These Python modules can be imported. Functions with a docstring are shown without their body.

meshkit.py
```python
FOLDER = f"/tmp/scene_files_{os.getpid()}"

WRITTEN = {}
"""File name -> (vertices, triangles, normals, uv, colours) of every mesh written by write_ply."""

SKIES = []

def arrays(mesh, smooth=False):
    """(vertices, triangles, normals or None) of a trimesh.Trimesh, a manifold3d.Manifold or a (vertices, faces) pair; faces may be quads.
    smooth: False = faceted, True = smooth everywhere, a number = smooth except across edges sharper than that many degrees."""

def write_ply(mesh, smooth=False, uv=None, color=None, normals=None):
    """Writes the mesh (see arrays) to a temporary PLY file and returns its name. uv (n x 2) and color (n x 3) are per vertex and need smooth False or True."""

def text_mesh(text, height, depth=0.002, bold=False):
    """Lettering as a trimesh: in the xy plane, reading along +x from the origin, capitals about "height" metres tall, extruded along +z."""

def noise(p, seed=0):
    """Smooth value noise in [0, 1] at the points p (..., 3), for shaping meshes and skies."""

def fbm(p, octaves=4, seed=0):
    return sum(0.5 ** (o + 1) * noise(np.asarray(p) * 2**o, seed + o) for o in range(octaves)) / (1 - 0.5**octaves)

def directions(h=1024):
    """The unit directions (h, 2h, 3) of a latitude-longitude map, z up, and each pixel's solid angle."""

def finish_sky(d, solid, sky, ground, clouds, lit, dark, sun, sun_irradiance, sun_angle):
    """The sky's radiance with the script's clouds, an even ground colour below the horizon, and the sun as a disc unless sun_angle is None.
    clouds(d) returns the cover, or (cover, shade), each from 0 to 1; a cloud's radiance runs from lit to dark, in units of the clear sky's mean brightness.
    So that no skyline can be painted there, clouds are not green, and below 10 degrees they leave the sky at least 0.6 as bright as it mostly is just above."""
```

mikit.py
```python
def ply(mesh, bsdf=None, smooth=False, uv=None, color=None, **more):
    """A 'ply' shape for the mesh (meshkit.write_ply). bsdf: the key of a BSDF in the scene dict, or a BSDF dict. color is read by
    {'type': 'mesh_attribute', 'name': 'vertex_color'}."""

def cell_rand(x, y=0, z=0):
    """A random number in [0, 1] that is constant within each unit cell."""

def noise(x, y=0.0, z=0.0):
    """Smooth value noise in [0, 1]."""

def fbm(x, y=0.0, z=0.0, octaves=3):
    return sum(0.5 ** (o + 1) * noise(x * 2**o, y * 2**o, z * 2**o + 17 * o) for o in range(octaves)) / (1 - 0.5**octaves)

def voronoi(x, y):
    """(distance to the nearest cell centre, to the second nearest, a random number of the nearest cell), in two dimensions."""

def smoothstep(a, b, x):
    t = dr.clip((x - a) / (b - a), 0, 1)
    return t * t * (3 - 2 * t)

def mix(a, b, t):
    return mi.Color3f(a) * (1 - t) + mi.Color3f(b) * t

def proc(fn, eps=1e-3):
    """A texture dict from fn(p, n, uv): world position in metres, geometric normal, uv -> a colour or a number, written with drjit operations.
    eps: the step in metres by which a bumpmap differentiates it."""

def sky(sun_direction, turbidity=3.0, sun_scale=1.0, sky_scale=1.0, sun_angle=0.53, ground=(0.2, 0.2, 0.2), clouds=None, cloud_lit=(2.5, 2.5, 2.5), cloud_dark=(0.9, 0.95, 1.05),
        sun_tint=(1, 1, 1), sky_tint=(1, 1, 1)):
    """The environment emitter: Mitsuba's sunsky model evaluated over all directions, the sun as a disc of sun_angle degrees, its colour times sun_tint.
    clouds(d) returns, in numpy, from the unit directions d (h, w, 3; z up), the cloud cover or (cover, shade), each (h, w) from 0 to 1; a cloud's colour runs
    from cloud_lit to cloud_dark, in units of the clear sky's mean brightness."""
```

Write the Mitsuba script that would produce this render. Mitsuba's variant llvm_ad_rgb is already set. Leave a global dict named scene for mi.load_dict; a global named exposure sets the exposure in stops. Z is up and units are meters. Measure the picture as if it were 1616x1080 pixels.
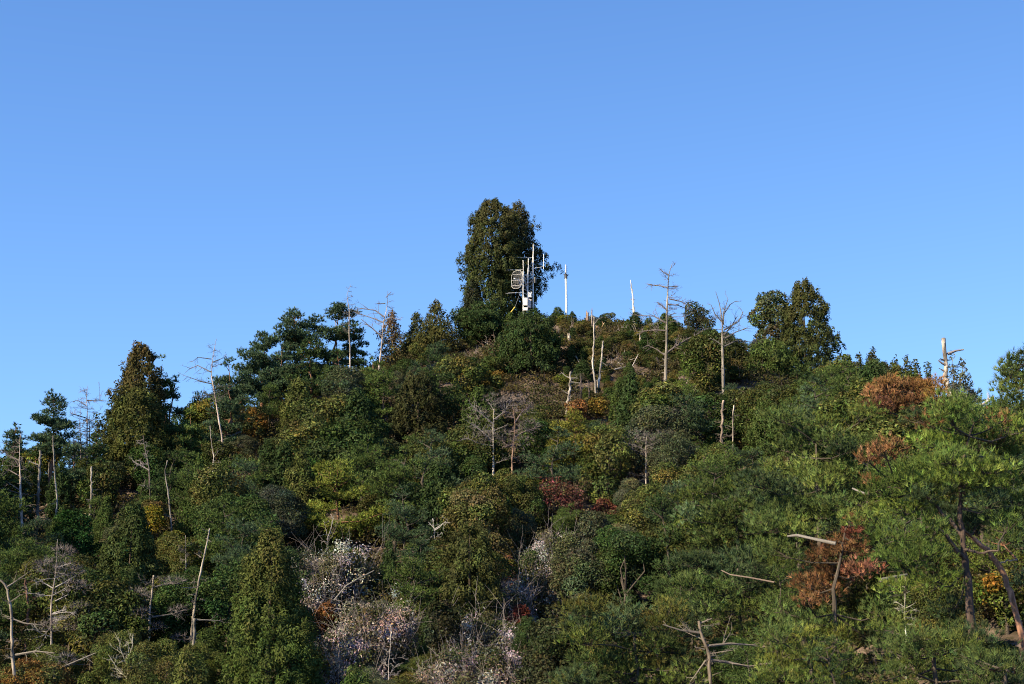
import math
import numpy as np
import mitsuba as mi
import mikit
from scipy.interpolate import RBFInterpolator
from scipy.ndimage import gaussian_filter

scene, labels = {}, {}

# ------------------------------------------------------------------ camera, sky, sun, exposure
T = mi.ScalarTransform4f
F, CX, CY = 2244.4, 808.0, 540.0            # focal length in pixels of the 1616 x 1080 photograph
PITCH = math.radians(11.0)
EYE = np.array([0.0, 0.0, 1.6])
SP, CP = math.sin(PITCH), math.cos(PITCH)
scene['camera'] = {'type': 'perspective', 'fov': math.degrees(2 * math.atan(CX / F)), 'fov_axis': 'x',
                   'near_clip': 0.5, 'far_clip': 6000.0,
                   'to_world': T().look_at(origin=EYE.tolist(), target=[0, CP, 1.6 + SP], up=[0, 0, 1])}
SUN = (-0.71, -0.52, 0.51)
scene['daylight'] = mikit.sky(SUN, turbidity=2.2, sky_scale=0.775, sun_tint=(0.96, 1.0, 0.97), sky_tint=(0.70, 0.905, 1.24))
exposure = 2.85

# ------------------------------------------------------------------ helpers: pixels and metres


def project(p):
    x, y, z = p[0] - EYE[0], p[1] - EYE[1], p[2] - EYE[2]
    depth = y * CP + z * SP
    return CX + F * x / depth, CY - F * (-y * SP + z * CP) / depth, depth


def at(px, py, y):
    """The point at the distance y (metres along the ground) that the photograph shows at the pixel."""
    v = (CY - py) / F
    z = y * (v * CP + SP) / (CP - v * SP)
    depth = y * CP + z * SP
    return np.array([(px - CX) / F * depth, y, z + EYE[2]])


# the hill: ground points read off the photograph (pixel, distance), then a smooth sheet through them
CONTROL = [(-260, 930, 105), (-100, 850, 122), (0, 800, 130), (200, 745, 140), (400, 650, 150), (600, 575, 158), (760, 520, 165), (850, 503, 168), (1000, 514, 168), (1150, 548, 160), (1300, 592, 146),
           (1450, 635, 120), (1616, 690, 100), (1900, 760, 88), (-100, 1020, 95), (0, 1000, 95), (0, 1180, 70), (0, 1380, 52), (400, 760, 127), (400, 900, 104), (400, 1050, 85), (400, 1270, 62),
           (800, 600, 149), (800, 720, 128), (800, 860, 106), (800, 1000, 86), (800, 1270, 60), (1200, 700, 128), (1200, 840, 104), (1200, 980, 84), (1200, 1270, 56), (1616, 850, 74), (1616, 1000, 58), (1616, 1330, 42),
           (600, 680, 138), (1000, 640, 142), (1000, 780, 116), (600, 830, 114), (200, 860, 116), (200, 1000, 92), (1400, 760, 96), (1400, 900, 76), (1900, 1000, 55), (-200, 1300, 55)]
pts = [at(*c) for c in CONTROL]
for c in CONTROL[:14]:                      # the far side falls away behind the ridge
    p = at(*c)
    out = np.array([p[0], p[1], 0]) / math.hypot(p[0], p[1])
    pts.append(p + out * 12 - np.array([0, 0, 3.0]))
    pts.append(p + out * 40 - np.array([0, 0, 19.0]))
    pts.append(p + out * 85 - np.array([0, 0, 40.0]))
for x in range(-140, 141, 35):
    pts.append(np.array([x, 30.0, -13.0]))
    pts.append(np.array([x, 16.0, -8.0]))
    pts.append(np.array([x, -12.0, 0.0]))
pts.append(np.array([0, 0, 0.0]))
pts = np.array(pts)
GX, GY = np.arange(-180, 181, 2.0), np.arange(-20, 301, 2.0)
mx, my = np.meshgrid(GX, GY)
GZ = RBFInterpolator(pts[:, :2], pts[:, 2], kernel='linear', smoothing=0.5)(np.stack([mx.ravel(), my.ravel()], 1)).reshape(mx.shape)
GZ = gaussian_filter(GZ, 2.0)
edge = np.maximum(np.abs(mx) - 130, np.abs(my - 120) - 130).clip(0, 50) / 50
GZ = GZ * (1 - edge) - 10.0 * edge


def ground(x, y):
    x, y = np.asarray(x, float), np.asarray(y, float)
    u, v = np.clip((x + 180) / 2, 0, len(GX) - 1.001), np.clip((y + 20) / 2, 0, len(GY) - 1.001)
    i, j = u.astype(int), v.astype(int)
    a, b = u - i, v - j
    return GZ[j, i] * (1 - a) * (1 - b) + GZ[j, i + 1] * a * (1 - b) + GZ[j + 1, i] * (1 - a) * b + GZ[j + 1, i + 1] * a * b


def on_ground(px, y):
    """The ground point at distance y in the photograph's column px."""
    x = (px - CX) / F * y
    for _ in range(4):
        z = float(ground(x, y))
        x = (px - CX) / F * (y * CP + (z - EYE[2]) * SP)
    return np.array([x, y, float(ground(x, y))])


def foot_for(px, top, h):
    """Where a tree of height h stands whose tip shows at (px, top); past the ridge, the ridge."""
    best, by = 1e9, 60.0
    for y in np.arange(38, 176, 0.5):
        p = on_ground(px, y)
        q = project(p + np.array([0, 0, h]))[1]
        if q <= top:
            return p
        if q < best:
            best, by = q, y
    return on_ground(px, by)


def tip_height(foot, py):
    return at(0, py, foot[1])[2] - foot[2]


# ------------------------------------------------------------------ helpers: meshes (vertices, triangles, colours)
def unit(v):
    return v / (np.linalg.norm(v, axis=-1, keepdims=True) + 1e-12)


class Mesh:
    def __init__(self):
        self.v, self.f, self.c, self.n = [], [], [], 0

    def add(self, v, f, c):
        v = np.asarray(v, float)
        self.v.append(v)
        self.f.append(np.asarray(f, int) + self.n)
        self.c.append(np.broadcast_to(np.asarray(c, float), v.shape))
        self.n += len(v)
        return self

    def arrays(self):
        return np.vstack(self.v), np.vstack(self.f), np.clip(np.vstack(self.c), 0.002, 0.95)

    def ply(self, bsdf, smooth=False):
        v, f, c = self.arrays()
        return mikit.ply((v, f), bsdf, smooth=smooth is True, color=c)

    def tube(self, p, r, col, sides=6, rng=None, spread=0.16):
        p = np.asarray(p, float)
        n = len(p)
        r = np.broadcast_to(np.asarray(r, float), (n,))
        t = unit(np.gradient(p, axis=0))
        a = unit(np.cross(t, np.where(np.abs(t[:, 2:]) < 0.9, [0, 0, 1.0], [1.0, 0, 0])))
        b = np.cross(t, a)
        g = np.arange(sides) * 2 * np.pi / sides
        rr = r[:, None] * (1 if rng is None or sides < 5 else rng.uniform(0.86, 1.14, (n, sides)))
        v = p[:, None] + rr[..., None] * (np.cos(g)[None, :, None] * a[:, None] + np.sin(g)[None, :, None] * b[:, None])
        i, j = np.meshgrid(np.arange(n - 1), np.arange(sides), indexing='ij')
        q = np.stack([i * sides + j, i * sides + (j + 1) % sides, (i + 1) * sides + (j + 1) % sides, (i + 1) * sides + j], -1).reshape(-1, 4)
        f = np.vstack([q[:, [0, 1, 2]], q[:, [0, 2, 3]]])
        caps = np.array([[(n - 1) * sides, (n - 1) * sides + k, (n - 1) * sides + k + 1] for k in range(1, sides - 1)])
        c = np.broadcast_to(np.asarray(col, float), (n * sides, 3))
        if rng is not None:
            c = c * np.exp(rng.normal(0, spread, (n * sides, 1)))
        return self.add(v.reshape(-1, 3), np.vstack([f, caps]), c)

    def leaves(self, c, nrm, tan, ln, wd, col, fold=0.25):
        """Folded diamond leaves: two triangles each."""
        tan = unit(tan - nrm * (tan * nrm).sum(-1, keepdims=True))
        bi = np.cross(nrm, tan)
        ln, wd = np.broadcast_to(ln, (len(c),))[:, None], np.broadcast_to(wd, (len(c),))[:, None]
        side = c + tan * ln * 0.05 + nrm * wd * fold
        v = np.stack([c - tan * ln / 2, side + bi * wd / 2, c + tan * ln / 2, side - bi * wd / 2], 1).reshape(-1, 3)
        k = np.arange(len(c))[:, None] * 4
        return self.add(v, np.vstack([k + [0, 2, 1], k + [0, 3, 2]]), np.repeat(col, 4, 0))

    def needles(self, c, d, rng, per, ln, wd, col, spread=0.55):
        """Tufts of thin pointed blades round the direction d."""
        n = len(c)
        dd = unit(d[:, None] + rng.normal(0, spread, (n, per, 3)))
        s = unit(np.cross(dd, rng.normal(0, 1, (n, per, 3))))
        le = ln * rng.uniform(0.7, 1.25, (n, per, 1))
        base = c[:, None] + dd * le * 0.05
        v = np.stack([base + s * wd / 2, base - s * wd / 2, base + dd * le], 2).reshape(-1, 3)
        col = np.repeat(np.repeat(col, per, 0) * np.exp(rng.normal(0, 0.12, (n * per, 1))), 3, 0)
        return self.add(v, np.arange(n * per * 3).reshape(-1, 3), col)


def tint(rng, base, n, value=0.36, hue=0.11):
    return np.asarray(base) * np.exp(rng.normal(0, value, (n, 1))) * np.exp(rng.normal(0, hue, (n, 3)) * [1, 0.6, 1])


def sphere_dirs(rng, n, up=0.0):
    d = unit(rng.normal(0, 1, (n, 3)))
    return unit(d + [0, 0, up])


# ------------------------------------------------------------------ materials
def vertex(kind, **more):
    m = {'type': kind, 'base_color': {'type': 'mesh_attribute', 'name': 'vertex_color'}, **more}
    return m


scene['leaf'] = vertex('principledthin', roughness=0.38, diff_trans=0.32, spec_trans=0.0, eta=1.4)
scene['needle'] = vertex('principledthin', roughness=0.5, diff_trans=0.16, spec_trans=0.0, eta=1.4)
scene['bark'] = {'type': 'twosided', 'b': vertex('principled', roughness=0.85, specular=0.25)}
scene['white_paint'] = {'type': 'twosided', 'b': vertex('principled', roughness=0.45, specular=0.4)}
scene['steel'] = {'type': 'twosided', 'b': vertex('principled', roughness=0.4, metallic=0.5)}


def earth(p, n, uv):
    a = mikit.fbm(p.x * 0.8, p.y * 0.8, p.z * 0.8, 4)
    b = mikit.noise(p.x * 5, p.y * 5, p.z * 5)
    c = mikit.mix(mi.Color3f(0.045, 0.034, 0.024), mi.Color3f(0.15, 0.115, 0.10), mikit.smoothstep(0.3, 0.7, a))
    return mikit.mix(c, mi.Color3f(0.035, 0.032, 0.018), mikit.smoothstep(0.55, 0.8, b) * 0.7)


scene['earth'] = {'type': 'twosided', 'b': {'type': 'principled', 'roughness': 0.95, 'specular': 0.1, 'base_color': mikit.proc(earth)}}

# ------------------------------------------------------------------ helpers: objects
_taken = set()


def numbered(name):
    key, k = name, 0
    while key in _taken:
        k += 1
        key = f'{name}_{k:03d}'
    _taken.add(key)
    return key


def thing(name, label, cat, group=None, kind=None):
    key = numbered(name)
    labels[key] = {'label': label, 'category': cat}
    if group:
        labels[key]['group'] = group
    if kind:
        labels[key]['kind'] = kind
    return key


def part(parent, name, shape, label=None):
    key = numbered(parent + '__' + name)
    scene[key] = shape
    if label:
        labels[key] = {'label': label}
    return key


KEEP = []                                   # (px0, py0, px1, py1, distance): what nearer filler trees must not hide
FEATURED = []                               # (x, y, radius): where the trees of the photograph stand


def keep(x0, y0, x1, y1, d):
    KEEP.append((x0, y0, x1, y1, d))


PALE, GREY, DARKBARK, REDBARK, TWIG = (0.185, 0.172, 0.160), (0.115, 0.105, 0.102), (0.075, 0.062, 0.052), (0.20, 0.105, 0.068), (0.13, 0.112, 0.112)

# ------------------------------------------------------------------ crowns; all are built with the foot at the origin


def broadleaf(seed, h, r, leaf, base, cover=1.8, low=0.22, clumps=None, aspect=0.55, droop=0.0, gap=0.0, scatter=0.05, lumps=(0.17, 0.36), mix=None, wisp=False):
    """A domed crown of many leafy clumps, each a shell of folded leaves. Returns (crown, trunk)."""
    rng = np.random.default_rng(seed)
    hc = h * (1 - low) / 2
    mid = np.array([0, 0, h * low + hc])
    k = clumps or int(34 + 8 * r)
    big = rng.integers(5, 8)                                                  # the crown is a few unequal boughs
    bd = sphere_dirs(rng, big, 0.25)
    bc = mid + bd * [r, r, hc] * rng.uniform(0.30, 0.72, (big, 1))
    bc[0] = mid + np.append(rng.normal(0, 0.15 * r, 2), hc * 0.45)
    brd = rng.uniform(0.34, 0.62, big) * r
    which = rng.choice(big, k, p=brd / brd.sum())
    d = sphere_dirs(rng, k, 0.30)
    cen = bc[which] + d * brd[which][:, None] * [1, 1, min(1.5, hc / r)] * rng.uniform(0.5, 0.95, (k, 1))
    cen[:, 2] = np.maximum(cen[:, 2], h * low * 0.6)
    cen[:, 2] -= max(0, (cen[:, 2] + 0.25 * r).max() - h)
    cr = rng.uniform(*lumps, k) * r
    if wisp:                                                                  # leaves hang on upright shoots that lean apart
        a_, q_ = rng.uniform(0, 2 * np.pi, k), np.sqrt(rng.uniform(0, 1, k))
        cen = np.column_stack([q_ * r * 1.1 * np.cos(a_), q_ * r * 1.1 * np.sin(a_), h * rng.uniform(0.12, 1, k) * (1.0 - 0.55 * q_**3) * rng.uniform(0.72, 1.0, big)[which]])
    tone = np.exp(rng.normal(0, 0.10, (big, 1)))[which] * np.exp(rng.normal(0, 0.15, (k, 1))) * np.exp(rng.normal(0, 0.09, (k, 3)) * [1, 0.7, 1])
    if mix:
        tone = np.where(rng.uniform(0, 1, (k, 1)) < mix[0], tone * np.asarray(mix[1]) / np.asarray(base), tone)
    n = int(cover * (4 * np.pi * cr**2).sum() * 0.62 / (leaf * leaf * aspect))
    w = cr**2 * (1 - gap * rng.uniform(0, 1, k)) * (np.exp(rng.normal(0, 0.8, k)) if wisp else 1)
    i = rng.choice(k, n, p=w / w.sum())
    o = sphere_dirs(rng, n, 0.25)
    sub = np.abs(np.sin(o @ rng.normal(0, 4.2, (3, 1)) + i[:, None]))        # finer lumps on the clump
    p = cen[i] + o * cr[i][:, None] * [1, 1, 0.78] * (0.72 + 0.30 * sub + rng.normal(0, 0.09, (n, 1)))
    p += rng.normal(0, scatter, p.shape)
    open_ = np.ones(n, bool)                                                  # leaves grow outside, not in the heart of another clump
    for j in range(k):
        open_ &= (i == j) | (((p - cen[j]) ** 2).sum(1) > (0.8 * cr[j]) ** 2)
    p, o, i, n = p[open_], o[open_], i[open_], int(open_.sum())
    nr = unit(o * 0.75 + [0, 0, 0.45] + rng.normal(0, 0.5, (n, 3)))
    tan = rng.normal(0, 1, (n, 3)) + o * 0.6 - np.array([0, 0, droop])
    m = Mesh().leaves(p, nr, tan, leaf * rng.uniform(0.75, 1.35, n) * 1.15, leaf * aspect * rng.uniform(0.8, 1.3, n) * 1.2, tint(rng, base, n) * tone[i])
    t = Mesh()
    bend = rng.normal(0, 0.06 * r, 2)
    zz = np.linspace(-0.5, h * 0.62, 6)
    stem = np.stack([bend[0] * zz / h, bend[1] * zz / h, zz], 1)
    t.tube(stem, np.linspace(0.055, 0.02, 6) * r * 0.9 + 0.02, DARKBARK, 6, rng)
    for j in range(34 if wisp else 0):
        o_ = np.array([*(cen[j % k][:2] * 0.6), 0.0])
        shoot(t, rng, o_, [*(rng.normal(0, 0.22, 2) + cen[j % k][:2] * 0.12), 1.0], h * rng.uniform(0.6, 1.05), 0.022, (0.20, 0.175, 0.175), 1, 0.22, 4)
    for j in rng.choice(k, min(9, k), replace=False):
        s = stem[rng.integers(2, 5)]
        q = cen[j]
        mp = (s + q) / 2 + rng.normal(0, 0.12 * r, 3)
        t.tube([s, mp, q], [0.02 * r + 0.02, 0.014 * r + 0.015, 0.015], DARKBARK, 4, rng)
    return m, t


def cypress(seed, h, r, base, spray=0.3, cover=1.5, shape=0.75, low=0.06, rough=0.16, tipcol=None, ragged=0.0, outline=None):
    """A dense ovoid or conical conifer: feathery sprays in tufts on a lobed outline."""
    rng = np.random.default_rng(seed)
    k = int(9.5 * h * r * 2.0 / 0.55**2 * 0.5)
    t = rng.uniform(0, 1, k * 3)
    prof = lambda u: np.minimum(1.0, (1 - u + 0.02) ** shape * 1.12) * np.minimum(1, 0.62 + u * 3.0)  # noqa: E731
    if outline:
        prof = lambda u: np.interp(u, *zip(*outline))  # noqa: E731
    t = t[rng.uniform(0, 1, k * 3) < prof(t) + 0.08][:k]
    k = len(t)
    ph = rng.uniform(0, 2 * np.pi, k)
    lob = 1 + rough * np.sin(ph * 3 + seed + t * 5) * np.cos(t * 11 + ph * 2) + rng.normal(0, rough * 0.6, k) + ragged * np.maximum(0, np.sin(ph * 2.0 + t * 23 + seed)) ** 3
    tiers = max(5, int(h * 1.1))
    bough = rng.uniform(0.66, 1.08, (tiers + 1, 9))                            # every bough its own reach
    lob = lob * bough[(np.clip(t * tiers + rng.normal(0, 0.12, k) + np.sin(ph * 2 + seed) * 0.5, 0, tiers)).astype(int), ((ph / (2 * np.pi) * 8 + rng.normal(0, 0.12, k)) % 9).astype(int)]
    rad = r * 1.06 * prof(t) * lob * rng.uniform(0.35, 1, k) ** 0.22
    z = h * (low + (1 - low) * t)
    cen = np.stack([rad * np.cos(ph), rad * np.sin(ph), z - 0.12 * rad + rng.normal(0, 0.1, k)], 1)
    out = np.stack([np.cos(ph), np.sin(ph), np.zeros(k)], 1)
    tone = np.exp(rng.normal(0, 0.2, (k, 1))) * np.exp(rng.normal(0, 0.06, (k, 3)))
    col = np.asarray(base)[None] * tone
    if tipcol is not None:
        s = np.clip((t - 0.45) * 2.4 + rng.normal(0, 0.3, k), 0, 1)[:, None] * rng.uniform(0.2, 1, (k, 1))
        col = col * (1 - s) + np.asarray(tipcol) * s
    per = max(6, int(13 * cover * (0.3 / spray) ** 2))
    i = np.repeat(np.arange(k), per)
    n = len(i)
    o = sphere_dirs(rng, n, 0.1)
    p = cen[i] + o * [0.3, 0.3, 0.42] * rng.uniform(0.4, 1.15, (n, 1))
    tan = out[i] * 0.7 + o * 0.6 + np.array([0, 0, 0.5]) * rng.normal(0.25, 0.9, (n, 1))
    nr = unit(out[i] * 0.55 + o * 0.8 + [0, 0, 0.25] + rng.normal(0, 0.4, (n, 3)))
    m = Mesh().leaves(p, nr, tan, spray * rng.uniform(0.7, 1.3, n), spray * 0.36 * rng.uniform(0.8, 1.3, n), col[i] * np.exp(rng.normal(0, 0.22, (n, 1))))
    q = Mesh()
    zz = np.linspace(-0.5, h * 0.95, 7)
    q.tube(np.stack([rng.normal(0, 0.02, 7), rng.normal(0, 0.02, 7), zz], 1), np.linspace(0.06 * r + 0.03, 0.015, 7), (0.07, 0.055, 0.045), 6, rng)
    return m, q


def pine(seed, h, r, base, pads=None, tuft=0.2, per=6, dens=38.0, low=0.25, peak=0.35, blade=0.045, bark=REDBARK, flat=0.42, lean=0.0, bare=None):
    """A pine: a bent trunk, limbs, and flattened pads of needle tufts in irregular tiers."""
    rng = np.random.default_rng(seed)
    zz = np.linspace(-0.6, h * 0.93, 9)
    sway = np.cumsum(rng.normal(0, 0.05 * r, (9, 2)), 0) + np.linspace(0, lean, 9)[:, None] * [1, 0]
    stem = np.column_stack([sway, zz])
    t = Mesh().tube(stem, np.linspace(0.022 * h + 0.02, 0.02, 9), bark, 7, rng)
    m = Mesh()
    n_p = int(1.15 * (pads or 15 + 5 * r))
    u = np.sort(rng.uniform(0, 1, n_p)) ** 0.9
    u[-1] = 1.0
    turn = rng.uniform(0, 6.28)
    for j in range(n_p):
        z = h * (low + (0.97 - low) * u[j])
        env = r * (np.minimum(1, 0.6 + u[j] / peak * 0.4) if u[j] < peak else ((1 - u[j]) / (1 - peak)) ** 0.7 * 0.9 + 0.1) * rng.uniform(0.65, 1.12)
        turn += 2.4 + rng.normal(0, 0.5)
        c0 = np.array([np.interp(z, zz, stem[:, 0]), np.interp(z, zz, stem[:, 1]), z])
        out = np.array([math.cos(turn), math.sin(turn), 0])
        rise = rng.uniform(-0.05, 0.28) + 0.25 * (u[j] > 0.7)
        end = c0 + out * env * 0.9 + [0, 0, rise * env]
        s = c0 - np.array([0, 0, 0.14 * env])
        t.tube([s, (s + end) / 2 - [0, 0, 0.06 * env], end], [0.006 * h + 0.02, 0.03, 0.012], np.array(bark) * 0.8, 4, rng)
        rust = bare and rng.uniform() < bare[0]
        shade = math.exp(rng.normal(0, 0.13))
        for f in ((0.95, 0.62, 0.3) if env > 0.45 * r else (0.8,)):
            rp = (0.20 * r + 0.26) * rng.uniform(0.65, 1.2) * (0.6 + 0.4 * env / r)
            side = np.array([-out[1], out[0], 0]) * rng.normal(0, 0.22) * env
            c = s * (1 - f) + end * f + side + [0, 0, rng.normal(0.08, 0.10)]
            for _ in range(3):
                e = c + np.append(rng.normal(0, 0.6, 2), rng.normal(0.1, 0.1)) * rp
                t.tube([(s * 0.15 + c * 0.85), e], [0.018, 0.008], np.array(bark) * 0.7, 3, rng)
            n = int(dens * rp * rp * np.pi)
            o = sphere_dirs(rng, n, 0.15) * rng.uniform(0.1, 1, (n, 1)) ** 0.45
            lump = 0.25 * np.sin(o[:, :1] * 6 + seed + j) * np.cos(o[:, 1:2] * 5 - j)
            p = c + o * [rp * rng.uniform(0.9, 1.25), rp * rng.uniform(0.9, 1.25), rp * flat] + [0, 0, 1.0] * lump * rp + rng.normal(0, 0.07, (n, 3))
            d = unit(o * [0.9, 0.9, 0.4] + [0, 0, 0.7])
            b = np.asarray(bare[1]) if rust else np.asarray(base)
            m.needles(p, d, rng, per, tuft, blade, tint(rng, b, n, 0.24, 0.07) * shade)
    return m, t


def shoot(m, rng, p0, d, ln, r, col, depth, curl=0.25, kids=4, sides=4, lift=0.0):
    """A bare branch with its side twigs, in one mesh."""
    n = 5
    p, q, v = [np.array(p0, float)], np.array(p0, float), unit(np.array(d, float))
    for _ in range(n - 1):
        v = unit(v + rng.normal(0, curl, 3) * 0.45 + [0, 0, lift])
        q = q + v * ln / (n - 1)
        p.append(q)
    m.tube(p, np.linspace(r, max(0.004, r * 0.3), n), col, sides if r > 0.02 else 3, rng)
    if depth:
        for _ in range(kids):
            i = rng.integers(1, n)
            s = unit(v + rng.normal(0, 0.75, 3) + [0, 0, 0.15])
            shoot(m, rng, p[i], s, ln * rng.uniform(0.28, 0.5), max(0.006, r * 0.5), col, depth - 1, curl, kids, 3, lift)
    return p


# ------------------------------------------------------------------ the setting
gx = np.concatenate([-np.geomspace(4000, 185, 12), np.arange(-180, 181, 3.0), np.geomspace(185, 4000, 12)])
gy = np.concatenate([-np.geomspace(4000, 25, 12), np.arange(-20, 301, 3.0), np.geomspace(305, 5000, 14)])
X, Y = np.meshgrid(gx, gy)
rg = np.random.default_rng(5)
Z = ground(np.clip(X, -180, 180), np.clip(Y, -20, 300)) + np.where((np.abs(X) < 180) & (Y > 20) & (Y < 300), rg.normal(0, 0.12, X.shape), 0)
i, j = np.meshgrid(np.arange(len(gy) - 1), np.arange(len(gx) - 1), indexing='ij')
a = i * len(gx) + j
quad = np.stack([a, a + 1, a + len(gx) + 1, a + len(gx)], -1).reshape(-1, 4)
scene['ground'] = mikit.ply((np.stack([X, Y, Z], -1).reshape(-1, 3), quad), 'earth', smooth=True)
labels['ground'] = {'label': 'brown earth and leaf litter of the wooded hill', 'kind': 'structure'}

# ------------------------------------------------------------------ the radio station on the summit
D0 = 166.0
PX = D0 / F                                  # metres per photograph pixel up there
rs = np.random.default_rng(11)
WHITE, STEEL = (0.80, 0.80, 0.80), (0.55, 0.56, 0.58)


def rod(parent, name, pp, r, col=STEEL, d=D0, mat='white_paint', sides=8, label=None):
    p = [at(*q, d) if len(q) == 2 else at(q[0], q[1], d + q[2]) for q in pp]
    return part(parent, name, Mesh().tube(p, r, col, sides).ply(mat, True), label)


def cabinet(parent, x0, y0, x1, y1, dy, depth, col, label=None, name='equipment_box'):
    a, b = at(x0, y1, D0 + dy), at(x1, y0, D0 + dy)
    w, h = b[0] - a[0], b[2] - a[2]
    m = Mesh()
    import trimesh
    for sz, off in (((w, depth, h), (0, 0, 0)), ((w + 0.06, depth + 0.06, 0.05), (0, 0, h / 2 + 0.02)), ((w * 0.82, 0.02, h * 0.8), (0, -depth / 2 - 0.008, -h * 0.02)), ((0.03, 0.04, 0.14), (w * 0.3, -depth / 2 - 0.03, 0))):
        bx = trimesh.creation.box(sz)
        m.add(bx.vertices + (a + b) / 2 + np.array(off), bx.faces, np.array(col) * (1 if off[1] == 0 else 0.93))
    return part(parent, name, m.ply('white_paint'), label)


st = thing('antenna_mast', 'slim pale antenna mast with grid dish and white boxes beside the summit trees', 'antenna mast')
g0 = on_ground(841.4, D0)
py_g = project(g0)[1]
rod(st, 'pole', [(841.4, py_g + 4), (841.4, 470), (841.4, 430), (841.4, 405)], [0.095, 0.09, 0.085, 0.08], (0.66, 0.66, 0.67))
rod(st, 'whip_antenna', [(841.4, 405), (841.6, 395), (841.4, 385)], [0.06, 0.045, 0.03], WHITE)
rod(st, 'pole', [(832.6, py_g + 4, -0.5), (832.6, 440, -0.5), (833.6, 424, -0.5)], 0.085, STEEL)
rod(st, 'whip_antenna', [(833.6, 424, -0.5), (833.7, 408, -0.5)], 0.04, WHITE)
rod(st, 'pole', [(825.8, py_g + 4, -0.9), (825.8, 428, -0.9)], 0.075, STEEL)
rod(st, 'whip_antenna', [(825.8, 428, -0.9), (825.5, 411, -0.9)], 0.035, WHITE)
rod(st, 'cross_arm', [(815, 406.5), (842, 406.5)], 0.03)
rod(st, 'cross_arm', [(841, 424), (857.6, 421)], 0.03)
rod(st, 'whip_antenna', [(857.6, 425), (857.6, 401.5)], 0.05, WHITE)
rod(st, 'cross_arm', [(797, 426.5, -0.9), (826, 426, -0.9)], 0.025)
rod(st, 'cross_arm', [(798, 463, -0.9), (826, 462, -0.9)], 0.025)
rod(st, 'brace', [(825.8, 453, -0.9), (834, 447, -0.5), (842, 441)], 0.07, (0.10, 0.10, 0.11))
rod(st, 'brace', [(834, 425, -0.5), (837.5, 431), (841, 437)], 0.04, (0.35, 0.35, 0.36))
rod(st, 'brace', [(826, 428, -0.9), (829, 445, -0.7), (832, 458, -0.5)], 0.035)
rod(st, 'feeder_cable', [(843, 441, -0.12), (838, 452, -0.3), (837.5, 463, -0.3), (835, 475, -0.6)], 0.035, (0.03, 0.03, 0.03))
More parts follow.
